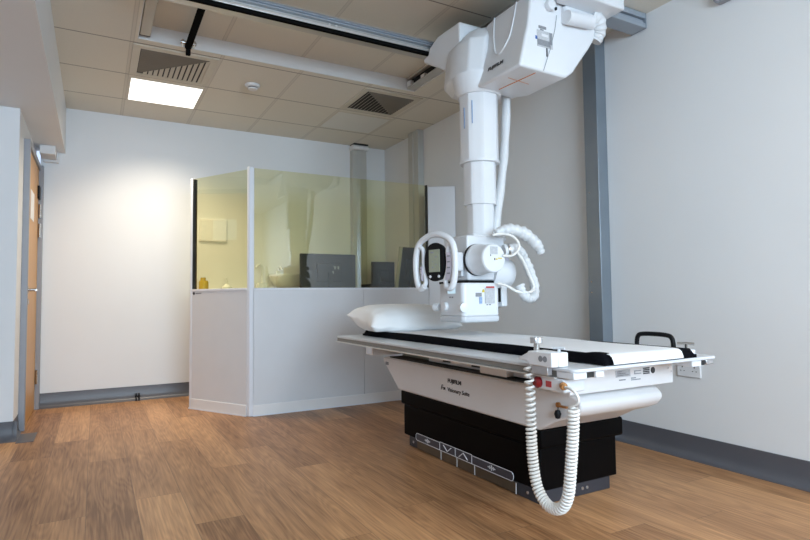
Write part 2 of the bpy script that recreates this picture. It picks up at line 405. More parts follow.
# ------------------------------------------------------------------ ceiling fittings
def led_panel(x0, x1, y0, y1, lit, label):
    r = thing('ceiling_light', ((x0+x1)/2, (y0+y1)/2, ZC), label, 'ceiling light', 'square ceiling light panels')
    f = MB(); e = .014
    f.box(x0-e, x1+e, y0-e, y0, ZC-.004, ZC); f.box(x0-e, x1+e, y1, y1+e, ZC-.004, ZC); f.box(x0-e, x0, y0, y1, ZC-.004, ZC); f.box(x1, x1+e, y0, y1, ZC-.004, ZC)
    f.build('frame', 'ventcream', r)
    MB().box(x0, x1, y0, y1, ZC-.003, ZC-.0005).build('diffuser', 'led' if lit else 'diffuser', r)
    return r
led_panel(.226, .765, 4.822, 5.36, True, 'glowing white square ceiling light beside the left air vent')
led_panel(1.985, 2.53, 4.825, 5.335, False, 'unlit pale square ceiling panel beyond the right air vent')

def vent(x0, x1, y0, y1, mirror, label):
    r = thing('air_vent', ((x0+x1)/2, (y0+y1)/2, ZC), label, 'air vent', 'louvred ceiling air vents')
    fx0, fx1, fy0, fy1 = x0-.052, x1+.052, y0-.055, y1+.05
    f = MB(); z0 = ZC-.008
    f.box(fx0, fx1, fy0, y0, z0, ZC); f.box(fx0, fx1, y1, fy1, z0, ZC); f.box(fx0, x0, y0, y1, z0, ZC); f.box(x1, fx1, y0, y1, z0, ZC)
    f.build('frame', 'ventcream', r, bevel=.002)
    MB().box(x0, x1, y0, y1, ZC-.0015, ZC-.0003).build('backing', 'ventdark', r)
    W, D = x1-x0, y1-y0
    # diagonal from far-left to near-right (mirror: near-left to far-right)
    n = 13
    for i in range(n):                       # slats along Y in the far triangle
        u = (i+.6)/n
        x = x0+W*u
        if not mirror: ya, yb = y1-D*u, y1-.004
        else: ya, yb = y0+D*u*.98, y1-.004
        if yb-ya < .02: continue
        sg = 1; hw = .009 if mirror else .0145
        s = MB(); s.poly([(x-sg*hw,ya,ZC-.013),(x+sg*(hw-.003),ya,ZC-.0022),(x+sg*hw,ya,ZC-.0022),(x-sg*(hw-.003),ya,ZC-.013),
                          (x-sg*hw,yb,ZC-.013),(x+sg*(hw-.003),yb,ZC-.0022),(x+sg*hw,yb,ZC-.0022),(x-sg*(hw-.003),yb,ZC-.013)],
                         [(0,1,2,3),(7,6,5,4),(0,4,5,1),(1,5,6,2),(2,6,7,3),(3,7,4,0)])
        s.build('slat', 'ventcream', r)
    for i in range(n):                       # slats along X in the near triangle
        u = (i+.5)/n; y = y0+D*u
        if not mirror: xa, xb = x0+.004, x1-W*u
        else: xa, xb = x0+W*u, x1-.004
        if xb-xa < .02: continue
        s = MB(); s.poly([(xa,y+.011,ZC-.011),(xa,y-.009,ZC-.0022),(xa,y-.0075,ZC-.0022),(xa,y+.0125,ZC-.011),
                          (xb,y+.011,ZC-.011),(xb,y-.009,ZC-.0022),(xb,y-.0075,ZC-.0022),(xb,y+.0125,ZC-.011)],
                         [(0,1,2,3),(7,6,5,4),(0,4,5,1),(1,5,6,2),(2,6,7,3),(3,7,4,0)])
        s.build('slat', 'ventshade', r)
    return r
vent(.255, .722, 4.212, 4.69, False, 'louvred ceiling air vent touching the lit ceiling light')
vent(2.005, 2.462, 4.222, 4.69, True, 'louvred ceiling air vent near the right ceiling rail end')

sd = thing('smoke_detector', (1.107,4.544,ZC), 'round white smoke detector on the ceiling between the two vents', 'smoke detector')
MB().lathe((1.107,4.544,ZC-.022), [(.0,0),(.050,0),(.058,.006),(.060,.022),(0,.022)], 28).build('base', 'ceil_white', sd)
MB().lathe((1.107,4.544,ZC-.040), [(0,0),(.034,0),(.040,.006),(.040,.011),(0,.011)], 28).build('sensor_cap', 'ceil_white', sd)
MB().lathe((1.107,4.544,ZC-.0295), [(0,0),(.036,0),(.036,.008),(0,.008)], 28).build('vent_slot', 'darkgap', sd)

# fixed rails along Y
fr = thing('ceiling_rail', (.27, 2.3, ZC), 'cream boxed ceiling rail at the left edge of the recess', 'ceiling rail', 'fixed ceiling rails')
MB().box(.236, .30, RY0+.02, 4.03, 2.698, RZ-.002).build('rail_cover', 'cream', fr, bevel=.004)
MB().box(.300, .308, RY0+.02, 3.6, 2.72, 2.75).build('rail_lip', 'cream', fr)
MB().box(.232, .30, 4.031, 4.035, 2.698, RZ-.002).build('end_cap', 'rubber', fr)
rr = thing('ceiling_rail', (2.32, 2.3, ZC), 'grey open channel ceiling rail ending beside the right air vent', 'ceiling rail', 'fixed ceiling rails')
b = MB(); b.box(2.290, 2.362, RY0+.02, 4.06, 2.772, 2.790); b.box(2.350, 2.362, RY0+.02, 4.06, 2.708, 2.772); b.box(2.290, 2.362, RY0+.02, 4.06, 2.697, 2.709)
b.build('channel', 'alu_warm', rr, bevel=.002)
MB().box(2.322, 2.349, RY0+.02, 4.05, 2.710, 2.771).build('channel_lining', 'black', rr)
MB().box(2.286, 2.321, 3.995, 4.055, 2.710, 2.755).build('end_clamp', 'white', rr, bevel=.004)
MB().box(2.294, 2.321, 3.78, 3.84, 2.710, 2.738).build('end_clamp', 'white', rr, bevel=.004)

# bridge
br = thing('bridge', (1.5, 2.6, 2.48), 'aluminium bridge of two long beams spanning the ceiling rails', 'bridge beam')
B0, B1, BM0, BM1 = .13, 2.978, .32, 2.272
b = MB(); b.box(B0, B1, 3.218, 3.30, 2.600, 2.686); b.build('far_beam', 'alu_warm', br, bevel=.002)
MB().box(B0, B1, 3.190, 3.218, 2.586, 2.610).build('bumper_strip', 'matt_black', br, bevel=.003)
MB().box(B0, B1, 3.193, 3.218, 2.612, 2.627).build('lower_lip', 'alu_bright', br, bevel=.002)
b = MB()
for z0, z1, y in ((2.652,2.660,3.189),(2.660,2.669,3.203),(2.669,2.677,3.192),(2.677,2.683,3.203)): b.box(B0, B1, y, 3.218, z0, z1)
b.build('ribbed_flange', 'alu_blue', br, bevel=.001)
MB().box(B0, B1, 3.187, 3.218, 2.683, 2.687).build('upper_lip', 'alu_bright', br)
for x in (1.26, 1.305): MB().cyl((x,3.218,2.641), (x,3.205,2.641), .0075, seg=10).build('bolt', 'alu_bright', br)
b = MB(); b.box(B0, B1, 2.241, 2.35, 2.590, 2.620); b.box(B0, B1, 2.256, 2.35, 2.626, 2.645); b.box(B0, B1, 2.241, 2.35, 2.650, 2.684); b.box(B0, B1, 2.266, 2.34, 2.596, 2.679)
b.build('near_beam', 'alu_blue', br, bevel=.003)
MB().box(B1, B1+.006, 2.239, 2.352, 2.587, 2.685).build('beam_end_cap', 'alu_blue', br, bevel=.002)
for x in (.27, 2.315):
    MB().box(x-.03, x+.03, 2.35, 3.218, 2.63, 2.68).build('trolley', 'alu_warm', br, bevel=.004)

# black cable arm at left
ca = thing('cable_carrier', (.53, 3.55, 2.63), 'black flat cable carrier bar reaching from the bridge to the white recess edge', 'cable carrier')
b = MB(); b.poly([(.508,3.31,2.642),(.548,3.31,2.642),(.562,4.05,2.672),(.520,4.05,2.672),(.508,3.31,2.662),(.548,3.31,2.662),(.562,4.05,2.692),(.520,4.05,2.692)],
   [(0,1,2,3),(7,6,5,4),(0,4,5,1),(1,5,6,2),(2,6,7,3),(3,7,4,0)]); b.build('bar', 'matt_black', ca, bevel=.002)
b = MB(); b.box(.528,.558, 4.04,4.068, 2.63,2.70); b.build('end_foot', 'matt_black', ca, bevel=.003)
b = MB(); b.cyl((.49,4.03,2.705),(.592,4.03,2.705),.013, seg=12); b.box(.498,.512,4.02,4.068,2.69,2.725); b.box(.572,.586,4.02,4.068,2.69,2.725)
b.build('clamp', 'steel', ca, bevel=.002)

# ------------------------------------------------------------------ tube crane
cr = thing('xray_tube_crane', (1.92,2.57,2.0), 'white ceiling hung X-ray tube on a telescopic column above the table', 'X-ray machine')
cr.location = (2.054, 2.750, 2.075); cr.scale = (1.07, 1.07, 1.07)     # modelled at 1/1.07 size
def bev(o, w, s=3):
    for md in o.modifiers:
        if md.type == 'BEVEL': md.width = w; md.segments = s
    return o
# carriage housing: main block, sloping and curved to the right
def ring(prof, y, dx=0.0, sc=1.0, cz=2.3, cx=2.1):
    return [(cx+(x-cx)*sc+dx, y, cz+(z-cz)*sc) for x, z in prof]
prof = [(1.832,2.078),(2.142,2.069),(2.195,2.105),(2.250,2.175),(2.326,2.268),(2.378,2.345),(2.408,2.43),(2.412,2.478),(1.917,2.478),(1.892,2.30),(1.872,2.235)]
b = MB(); b.loft([ring(prof,2.100), ring(prof,2.40), ring(prof,2.52,-.01,.90)])
main = b.build('carriage_housing', 'white_gloss', cr, bevel=.014, bseg=3, smooth=40)
# body round the column
colb = [(1.862,2.44),(1.800,2.50),(1.785,2.60),(1.800,2.72),(1.85,2.82),(2.25,2.82),(2.25,2.44)]
b = MB(); b.loft([[(x+(.03 if x<2 else -.05),y+(.03 if y<2.6 else -.05),2.125) for x,y in colb],[(x,y,2.19) for x,y in colb],[(x+.02,y,2.38) for x,y in colb],[(x+.10,y+(.03 if y<2.6 else -.02),2.47) for x,y in colb]])
b.build('column_housing', 'white_gloss', cr, bevel=.012, bseg=3, smooth=40)
# wing on the far side
b = MB(); b.prism([(2.79,2.30),(2.86,2.345),(3.030,2.438),(3.030,2.466),(2.972,2.474),(2.966,2.505),(2.86,2.545),(2.62,2.535),(2.62,2.40)], 'x', 1.835, 2.32)
b.build('carriage_wing', 'white_gloss', cr, bevel=.012, bseg=3)
# collar
b = MB(); b.lathe((1.925,2.57,2.075), [(0,0),(.122,0),(.130,.012),(.142,.055),(.150,.11),(0,.11)], 40); b.build('collar', 'white_gloss', cr, smooth=50)
# top cover plate on the beams, right-hand terminal parts
b = MB(); b.box(2.06, 2.445, 1.963, 2.085, 2.444, 2.566); b.build('terminal_cover', 'white', cr, bevel=.008)
b = MB(); b.box(2.12, 2.36, 2.07, 2.20, 2.37, 2.45); b.build('cable_gland', 'white', cr, bevel=.02, bseg=3)
b = MB(); b.cyl((2.12,2.065,2.375),(2.30,2.065,2.39),.036, seg=28); b.build('cable_sleeve', 'white', cr)
pth = bez([(2.32,2.085,2.44),(2.375,2.08,2.42),(2.40,2.10,2.37),(2.385,2.12,2.325)], 6)
MB().tube(pth, [.036+.003*math.sin(i*2.1) for i in range(len(pth))], 16).build('plastic_wrap', 'sheath', cr)
b = MB(); b.cyl((2.03,2.098,2.425),(2.03,2.07,2.425),.028, seg=20); b.build('cable_port', 'white', cr, bevel=.004)
b = MB(); b.box(2.045,2.053,2.06,2.071,2.395,2.408); b.build('screw', 'black', cr)
# seam on the side housing
def xface(y, z):   # a point just outside the sloping -X face of the main block
    if z <= 2.235: x = 1.832+(z-2.078)/(2.235-2.078)*(1.872-1.832)
    elif z <= 2.30: x = 1.872+(z-2.235)/.065*.02
    else: x = 1.892+(z-2.30)/.245*.038
    return (x-.002, y, z)
um = [(2.40,2.474),(2.395,2.42),(2.385,2.35),(2.36,2.27),(2.32,2.225),(2.28,2.235),(2.245,2.29),(2.225,2.38),(2.217,2.44),(2.214,2.474)]
MB().tube([xface(p.x,p.y) for p in bez([(a,b_,0) for a,b_ in um],5)], .0045, 6).build('panel_seam', 'white', cr)
text('maker_lettering', 'FUJIFILM', .027, Vector(xface(2.378,2.150))+Vector((-.002,0,0)), (0,-1,0), (.247,0,.97), 'print', cr, bold=.0006, xs=1.3)
# label cluster on the front (-Y) face, tilted
def lab(cx, cz, w, h, m, name, ang=-.28, y=2.0985):
    a = math.cos(ang), math.sin(ang)
    ax = Vector((a[0],0,a[1])); az = Vector((-a[1],0,a[0]))
    return MB().obox((cx,y,cz), ax, vy, az, w/2, .0012, h/2).build(name, m, cr)
def P(px, pz): return px, pz
lab(2.000,2.243,.105,.085,'label','rating_label',0)
lab(1.992,2.222,.085,.030,'print_grey','label_print',0,2.0970)
lab(2.040,2.253,.018,.062,'print_grey','label_print',0,2.0970)
lab(1.998,2.262,.045,.014,'line','label_print',0,2.0968)
lab(1.985,2.303,.050,.014,'print_grey','label_print',0)
lab(1.981,2.289,.022,.007,'print_grey','label_print',0)
lab(1.943,2.243,.013,.017,'blue','label_mark',0)
lab(2.012,2.178,.008,.044,'print','label_tag',.0)
b = MB(); b.tube([(2.085,2.0975,2.39),(2.07,2.0972,2.31),(2.035,2.0972,2.20),(1.985,2.0972,2.078)], .0014, 6); b.build('cover_seam', 'print_grey', cr)
# alignment cross under the housing
def zb(x): return 2.078-(x-1.832)/.31*.009-.0015
b = MB(); b.tube([(1.96,2.13,zb(1.96)),(1.94,2.40,zb(1.94))], .0022, 6); b.tube([(1.88,2.25,zb(1.88)),(2.03,2.26,zb(2.03))], .0011, 6); b.build('alignment_cross', 'orange', cr)
# column sections
def octs(r, z0, z1, name, groove=True):
    b = MB(); pr = []
    for k in range(48):
        a = 2*PI*k/48
        q = max(abs(math.cos(a)), abs(math.sin(a)), abs(math.cos(a-PI/4))*1.0, abs(math.sin(a-PI/4)))
        rr_ = r/q*.985
        if groove and k % 12 in (3, 9): rr_ *= .975
        pr.append((1.925+math.cos(a)*rr_, 2.57+math.sin(a)*rr_))
    b.prism(pr, 'z', z0, z1); return b.build(name, 'white_gloss', cr, smooth=20)
octs(.108, 1.695, 2.09, 'column_section'); octs(.091, 1.45, 1.72, 'column_section'); octs(.0775, 1.20, 1.47, 'column_section')
b = MB(); b.lathe((1.925,2.57,1.688), [(.09,0),(.1125,0),(.1125,.014),(.09,.014)], 40); b.build('section_rim', 'white', cr)
for a, z0, z1 in ((math.radians(214), 1.90, 2.03), (math.radians(186), 1.88, 2.0)):
    p = (1.925+math.cos(a)*.1115, 2.57+math.sin(a)*.1115)
    MB().obox((p[0],p[1],(z0+z1)/2), Vector((math.cos(a),math.sin(a),0)), Vector((-math.sin(a),math.cos(a),0)), vz, .0012, .0028, (z1-z0)/2).build('position_scale', 'bluelabel', cr)
# hanging cable sleeve
pth = bez([(2.115,2.55,2.16),(2.11,2.55,2.05),(2.095,2.55,1.85),(2.075,2.55,1.68),(2.04,2.55,1.48),(2.01,2.55,1.30),(2.005,2.56,1.22)], 6)
MB().tube(pth, [.031+.002*math.sin(i*.9) for i in range(len(pth))], 14, .8).build('cable_hose', 'sheath', cr)

# tube head -------------------------------------------------------
b = MB(); b.box(1.742, 1.995, 2.45, 2.68, 1.018, 1.262); b.build('pivot_block', 'white', cr, bevel=.010, bseg=3)
b = MB(); b.box(1.80, 2.03, 2.47, 2.68, 1.24, 1.275); b.build('column_foot', 'white', cr, bevel=.008)
b = MB(); b.box(1.74, 1.99, 2.445, 2.73, 1.004, 1.017); b.build('swivel_gap', 'black', cr)
b = MB(); b.box(1.722, 1.74, 2.48, 2.60, 1.04, 1.16); b.build('side_cover', 'white', cr, bevel=.006)
b = MB(); b.lathe((1.80,2.45,1.128), [(0,0),(.086,0),(.086,.02),(0,.02)], 40, (0,-1,0)); b.build('flange', 'black', cr)
b = MB(); b.lathe((1.80,2.432,1.128), [(0,0),(.085,0),(.085,.02),(.079,.03),(.075,.09),(.075,.130),(.070,.138),(0,.138)], 44, (0,-1,0)); b.build('tube_housing', 'white_gloss', cr, smooth=30)
b = MB(); b.box(1.775,1.822,2.2920,2.2945,1.148,1.188); b.build('tube_label', 'label', cr)
for q in ((1.775,1.779,1.138,1.146),(1.80,1.806,1.118,1.128)): MB().box(q[0],q[1],2.2920,2.2945,q[2],q[3]).build('warning_mark', 'print', cr)
for q in ((1.812,1.820,1.118,1.127),(1.824,1.85,1.125,1.131)): MB().box(q[0],q[1],2.2920,2.2945,q[2],q[3]).build('warning_mark', 'yellow', cr)
# second housing pointing away behind, with cable sockets
b = MB(); b.lathe((1.93,2.52,1.07), [(0,0),(.10,0),(.105,.03),(.098,.08),(.085,.13),(.06,.15),(0,.15)], 36, (.93,-.1,-.12)); b.build('tube_housing_end', 'white_gloss', cr, smooth=40)
b = MB(); b.box(1.99,2.02,2.44,2.60,1.03,1.15); b.build('tube_bracket', 'lilac', cr, bevel=.006)
b = MB(); b.lathe((1.90,2.34,1.172), [(0,0),(.034,0),(.034,.015),(.028,.018),(.028,.05),(0,.05)], 20, (.9,-.3,.1)); b.build('cable_socket', 'white', cr)
b = MB(); b.lathe((1.918,2.335,1.174), [(.024,0),(.036,0),(.036,.010),(.024,.010)], 20, (.9,-.3,.1)); b.build('clamp_ring', 'steel', cr)
# wrapped cable bundles
def bundle(name, pts, r, m='sheath', jit=.05, n=8, seg=14):
    p = bez(pts, n)
    rl = r if isinstance(r, list) else [r, r]
    def rad(i):
        q = i/(len(p)-1)*(len(rl)-1); a = min(int(q), len(rl)-2); return rl[a]+(rl[a+1]-rl[a])*(q-a)
    return MB().tube(p, [rad(i)*(1+.10*math.sin(i*1.7)+.06*math.sin(i*.63+1)) for i in range(len(p))], seg, .9, jitter=jit).build(name, m, cr, smooth=60)
bundle('cable_bundle', [(1.88,2.38,1.268),(1.93,2.37,1.288),(2.00,2.35,1.285),(2.065,2.33,1.255),(2.12,2.32,1.205),(2.145,2.32,1.165)], [.020,.030,.036,.037,.036,.030,.022])
bundle('cable_bundle', [(1.925,2.335,1.18),(1.97,2.34,1.19),(2.02,2.36,1.18),(2.07,2.38,1.145),(2.11,2.38,1.08),(2.125,2.36,1.00),(2.10,2.33,.935),(2.045,2.31,.915),(2.00,2.31,.945),(1.985,2.32,.99)], [.026,.028,.026,.025,.026])
bundle('thin_cable', [(1.855,2.29,1.142),(1.89,2.27,1.14),(1.93,2.265,1.165),(1.945,2.27,1.205),(1.92,2.29,1.245),(1.87,2.31,1.258),(1.82,2.33,1.252)], .008, 'cord', 0, 6, 8)
bundle('thin_cable', [(1.87,2.36,1.0),(1.91,2.33,.985),(1.96,2.31,.955),(2.02,2.29,.948),(2.06,2.29,.975),(2.05,2.31,1.04),(2.015,2.32,1.12),(1.98,2.33,1.17)], .0085, 'cord', 0, 6, 8)
# collimator
b = MB(); 
cp = [(1.679,2.385),(1.892,2.385),(1.905,2.40),(1.905,2.62),(1.679,2.62),(1.664,2.605),(1.664,2.40)]
b.loft([[(x,y,.828) for x,y in cp],[(x+.002,y+.002,.99) for x,y in cp],[(x+.004,y+.004,1.003) for x,y in cp]]); b.build('collimator', 'white', cr, bevel=.008, bseg=3)
b = MB(); b.loft([[(1.785+(x-1.785)*.97,2.50+(y-2.50)*.97,.795) for x,y in cp],[(1.785+(x-1.785)*1.02,2.50+(y-2.50)*1.02,.804) for x,y in cp],[(1.785+(x-1.785)*1.02,2.50+(y-2.50)*1.02,.828) for x,y in cp]]); b.build('collimator_base', 'pale_grey', cr, bevel=.006)
MB().box(1.6615,1.6645,2.455,2.525,.948,.978).build('readout', 'paleled', cr)
for y, z in ((2.545,.878),):
    b = MB(); b.lathe((1.664,y,z), [(0,0),(.024,0),(.022,.018),(0,.02)], 24, (-1,0,0)); b.build('knob', 'white_gloss', cr)
b = MB(); b.lathe((1.676,2.398,.874), [(0,0),(.027,0),(.025,.022),(0,.025)], 24, (-.3,-1,0)); b.build('knob', 'white_gloss', cr)
b = MB(); b.lathe((1.668,2.622,.874), [(0,0),(.022,0),(.022,.03),(0,.035)], 20, (-.4,1,0)); b.build('knob', 'white_gloss', cr)
for y in (2.475,2.498): MB().box(1.662,1.6645,y,y+.012,.925,.931).build('button', 'print_grey', cr)
b = MB(); b.box(1.805,1.868,2.3825,2.3855,.893,.975); b.build('rating_label', 'label', cr)
b = MB(); b.box(1.812,1.866,2.3815,2.383,.975,.984); b.build('label_print', 'redprint', cr)
b = MB(); b.box(1.745,1.783,2.3825,2.3855,.93,.95); b.box(1.815,1.825,2.3825,2.3855,.884,.890); b.box(1.832,1.842,2.3825,2.3855,.884,.890); b.build('label_print', 'print_grey', cr)
b = MB(); b.box(1.768,1.785,2.3820,2.3850,.893,.928); b.build('label_print', 'bluelabel', cr)
b = MB(); b.prism([(1.786,.953),(1.803,.953),(1.7945,.972)], 'y', 2.3825, 2.3855); b.build('warning_mark', 'yellow', cr)
b = MB(); b.box(1.90,1.955,2.43,2.56,.865,.985); b.build('rear_cover', 'alu', cr, bevel=.01)
b = MB(); b.box(1.9,1.935,2.415,2.43,.90,.975); b.build('rear_slot', 'black', cr)
b = MB(); b.box(1.935,1.975,2.405,2.56,.875,.99); b.build('rear_flap', 'white', cr, bevel=.008)
# control panel facing the operator
yaw = math.radians(12)
n_ = Vector((-math.cos(yaw), -math.sin(yaw), 0)); r_ = Vector((math.sin(yaw), -math.cos(yaw), 0))
pc = Vector((1.592, 2.538, 1.118))
def pp(u, v, d=0.0): return pc+r_*u+vz*v+n_*d
def ell(a, b_, d, n=40, sq=2.3):
    out = []
    for k in range(n):
        t_ = 2*PI*k/n; cx_, sx_ = math.cos(t_), math.sin(t_)
        out.append(pp(a*math.copysign(abs(cx_)**(2/sq), cx_), b_*math.copysign(abs(sx_)**(2/sq), sx_), d))
    return out
b = MB(); b.loft([ell(.070,.098,-.03),ell(.077,.104,-.002),ell(.074,.101,.006)]); b.build('control_panel', 'black', cr, smooth=40)
b = MB(); b.obox(pp(.004,.006,.007), r_, vz, n_, .040, .060, .003); scr = b.build('display', 'screen', cr)
for u, v, w_, h_ in ((-.015,.045,.018,.004),(.015,.02,.010,.003),(-.01,-.005,.006,.002),(.015,-.02,.006,.002),(-.012,-.035,.008,.004)): MB().obox(pp(.004+u,.006+v,.0105), r_, vz, n_, w_/2*1.3, h_, .0008).build('display_text', 'print_grey', cr)
for u in (-.03,.036): 
    b = MB(); b.lathe(pp(u,-.078,.005), [(0,0),(.0085,0),(.007,.005),(0,.006)], 14, n_); b.build('button', 'line', cr)
def hnd(pts, r): return [pp(*q) for q in pts]
outer = [(-.082,-.128,.0),(-.112,-.142,.0),(-.136,-.115,.0),(-.150,-.035,.0),(-.147,.045,.0),(-.122,.105,.0),(-.062,.138,.0),(.0,.149,.0),(.062,.138,.0),(.122,.105,.0),(.147,.045,.0),(.150,-.035,.0),(.136,-.115,.0),(.112,-.142,.0),(.082,-.128,.0)]
p = bez(hnd(outer, 0), 7)
MB().tube(p, .0172, 16).build('grip_handle', 'white_gloss', cr, smooth=60)
for sx in (-1, 1):
    inner = [(sx*.082,-.128,.0),(sx*.076,-.10,-.004),(sx*.090,-.045,-.008),(sx*.095,.01,-.008),(sx*.093,.05,-.006),(sx*.102,.078,-.004),(sx*.124,.090,.0)]
    p = bez(hnd(inner, 0), 6); MB().tube(p, .0125, 12).build('inner_grip', 'white', cr, smooth=60)
    q = [(sx*.094,.045),(sx*.126,.045),(sx*.130,-.02),(sx*.118,-.095),(sx*.088,-.100),(sx*.098,-.03)]
    V = [pp(u,v,.004) for u,v in q]+[pp(u,v,.010) for u,v in q]; n6 = 6
    if sx < 0:
        q = [(sx*.094,-.02),(sx*.108,-.02),(sx*.102,-.095),(sx*.090,-.100)]; n6 = 4; V = [pp(u,v,.004) for u,v in q]+[pp(u,v,.010) for u,v in q]
    b = MB(); b.poly(V, [tuple(range(n6))[::-1], tuple(range(n6,2*n6))]+[(i,(i+1)%n6,n6+(i+1)%n6,n6+i) for i in range(n6)]); b.build('key_strip', 'lilac', cr)
    b = MB()
    for v in (.025,-.005,-.035,-.065): 
        if sx > 0: b.obox(pp(.112,v,.0108), r_, vz, n_, .010, .0035, .0008)
        else: b.obox(pp(-.101,v-.03,.0108), r_, vz, n_, .004, .003, .0008)
    b.build('key_legend', 'print_grey', cr)
b = MB(); b.obox(pp(.06,-.0,-.06), r_, vz, n_, .05, .05, .05); b.build('panel_mount', 'white', cr, bevel=.008)

# ------------------------------------------------------------------ patient table
tb = thing('xray_table', (1.98,2.55,0), 'white X-ray examination table with black pedestal and floating tabletop', 'X-ray table')
b = MB(); b.box(1.745,2.185,1.925,3.115,.0,.062); b.build('kick_plate', 'kick', tb, bevel=.004)
b = MB(); b.box(1.739,2.222,1.915,3.170,.062,.250); b.build('lower_pedestal', 'base_black', tb, bevel=.005)
b = MB(); b.box(1.732,2.262,1.900,3.200,.250,.338); b.build('upper_pedestal', 'base_black', tb, bevel=.012, bseg=3)
b = MB(); b.box(1.739,1.7449,2.085,3.005,.006,.056); b.build('bronze_strip', 'bronze', tb)
for y in (2.735,2.575,2.412,2.085): MB().box(1.7375,1.739,y-.003,y+.003,.004,.056).build('divider_line', 'line', tb)
# pedal panel
def rr2(y0, y1, z0, z1, rl, rrr, n=8):
    """rounded outline; y0 = far (left in view), y1 = near"""
    pts = []
    for (cy, cz, r, a0) in ((y1+rrr, z1-rrr, rrr, 90), (y1+rrr, z0+rrr, rrr, 180), (y0-rl, z0+rl, rl, 270), (y0-rl, z1-rl, rl, 0)):
        for k in range(n+1):
            a = math.radians(a0+90*k/n); pts.append((cy+math.cos(a)*r, cz+math.sin(a)*r))
    return pts
def outline(y0, y1, z0, z1, rl, r2, parent):
    pts = [(1.7345,y,z) for y,z in rr2(y0,y1,z0,z1,rl,r2)]
    return MB().tube(pts, .0018, 5, closed=True).build('outline', 'line', parent)
pads = [(3.012,2.742,.058,.100,.018,.003),(2.740,2.585,.058,.104,.003,.003),(2.583,2.432,.058,.104,.003,.003),(2.430,2.098,.058,.100,.003,.018)]
for i, (y0, y1, z0, z1, ra, rb) in enumerate(pads):
    p = MB().prism(rr2(y0,y1,z0,z1,ra,rb), 'x', 1.7345, 1.739).build('foot_pedal', 'pedal', tb)
    outline(y0, y1, z0, z1, ra, rb, p)
    cy, cz = (y0+y1)/2, (z0+z1)/2; b = MB()
    if i in (0, 3):
        b.box(1.733,1.7346,cy-.030,cy+.030,cz-.0025,cz+.0025)
        for q in (-.014,0,.014): b.box(1.733,1.7346,cy+q-.003,cy+q+.003,cz-(.013 if q==0 else .008),cz+(.013 if q==0 else .008))
    else:
        sg = 1 if i == 1 else -1
        b.tube([(1.7335,cy+.040,cz+sg*.014),(1.7335,cy,cz-sg*.014),(1.7335,cy-.040,cz+sg*.014)], .0028, 6)
    b.build('pedal_symbol', 'line', p)
for y in (3.06,):
    MB().cyl((1.7455,y,.032),(1.742,y,.032),.007, seg=14).build('screw', 'alu', tb)
MB().cyl((1.7455,2.01,.032),(1.742,2.01,.032),.007, seg=14).build('screw', 'alu', tb)
for x in (2.0,2.03): MB().cyl((x,1.926,.032),(x,1.922,.032),.007, seg=14).build('screw', 'alu', tb)
# white flared cover
pr = [(1.905,.336),(3.212,.336),(3.425,.500),(3.43,.524),(1.72,.524),(1.675,.514),(1.652,.492),(1.652,.468),(1.675,.440),(1.72,.420),(1.80,.392)]
b = MB(); b.prism(pr, 'x', 1.722, 2.228); b.build('lower_cover', 'white_warm', tb, bevel=.022, bseg=4, smooth=50)
b = MB(); b.box(1.715,2.25,1.80,3.40,.524,.532); b.build('cover_gasket', 'alu_warm', tb)
text('maker_lettering', 'FUJIFILM', .030, (1.7205,2.628,.457), (0,-1,0), (0,0,1), 'print', tb, bold=.0009, xs=1.2)
text('model_lettering', 'F', .040, (1.7205,2.700,.409), (0,-1,0), (0,0,1), 'print', tb, shear=.3, bold=.0006)
text('model_lettering', 'DR', .020, (1.7205,2.678,.411), (0,-1,0), (0,0,1), 'print', tb, bold=.0006)
text('model_lettering', 'Visionary Suite', .031, (1.7205,2.632,.408), (0,-1,0), (0,0,1), 'print', tb, shear=.1, bold=.0004, xs=1.12)
b = MB(); b.box(1.719,1.722,3.345,3.385,.480,.500); b.build('corner_label', 'print_grey', tb)
# carriage frame under the top
b = MB(); b.box(1.66,2.300,1.650,1.760,.531,.622); b.build('end_beam', 'white_warm', tb, bevel=.003)
b = MB(); b.box(1.60,2.25,3.33,3.44,.552,.634); b.build('end_beam', 'white_warm', tb, bevel=.003)
MB().box(1.5985,1.6005,3.345,3.425,.56,.628).build('end_plate', 'alu', tb)
b = MB(); b.box(1.82,2.24,1.76,3.33,.534,.632); b.build('inner_frame', 'olive', tb)
b = MB(); b.box(1.765,1.80,1.90,2.90,.545,.580); b.build('latch_bar', 'white_warm', tb, bevel=.003)
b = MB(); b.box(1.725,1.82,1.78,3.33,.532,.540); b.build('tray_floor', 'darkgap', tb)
for y in (2.70, 2.60, 2.42): MB().obox((1.763,y,.563), vy, vz, vx, .035, .006, .003).build('latch_slot', 'darkgap' if y != 2.6 else 'alu_bright', tb)
b = MB(); b.box(1.70,1.80,2.02,2.42,.588,.612); b.build('cassette_tray', 'pale_grey', tb, bevel=.004)
b = MB(); b.box(1.64,1.75,1.80,2.36,.615,.634); b.build('tray_rail', 'pale_grey', tb, bevel=.003)
b = MB(); b.box(1.72,1.79,2.12,2.33,.542,.588); b.build('tray_latch', 'white_warm', tb, bevel=.006)
b = MB(); b.box(1.815,1.82,2.40,2.62,.585,.592); b.build('shadow_slot', 'darkgap', tb)
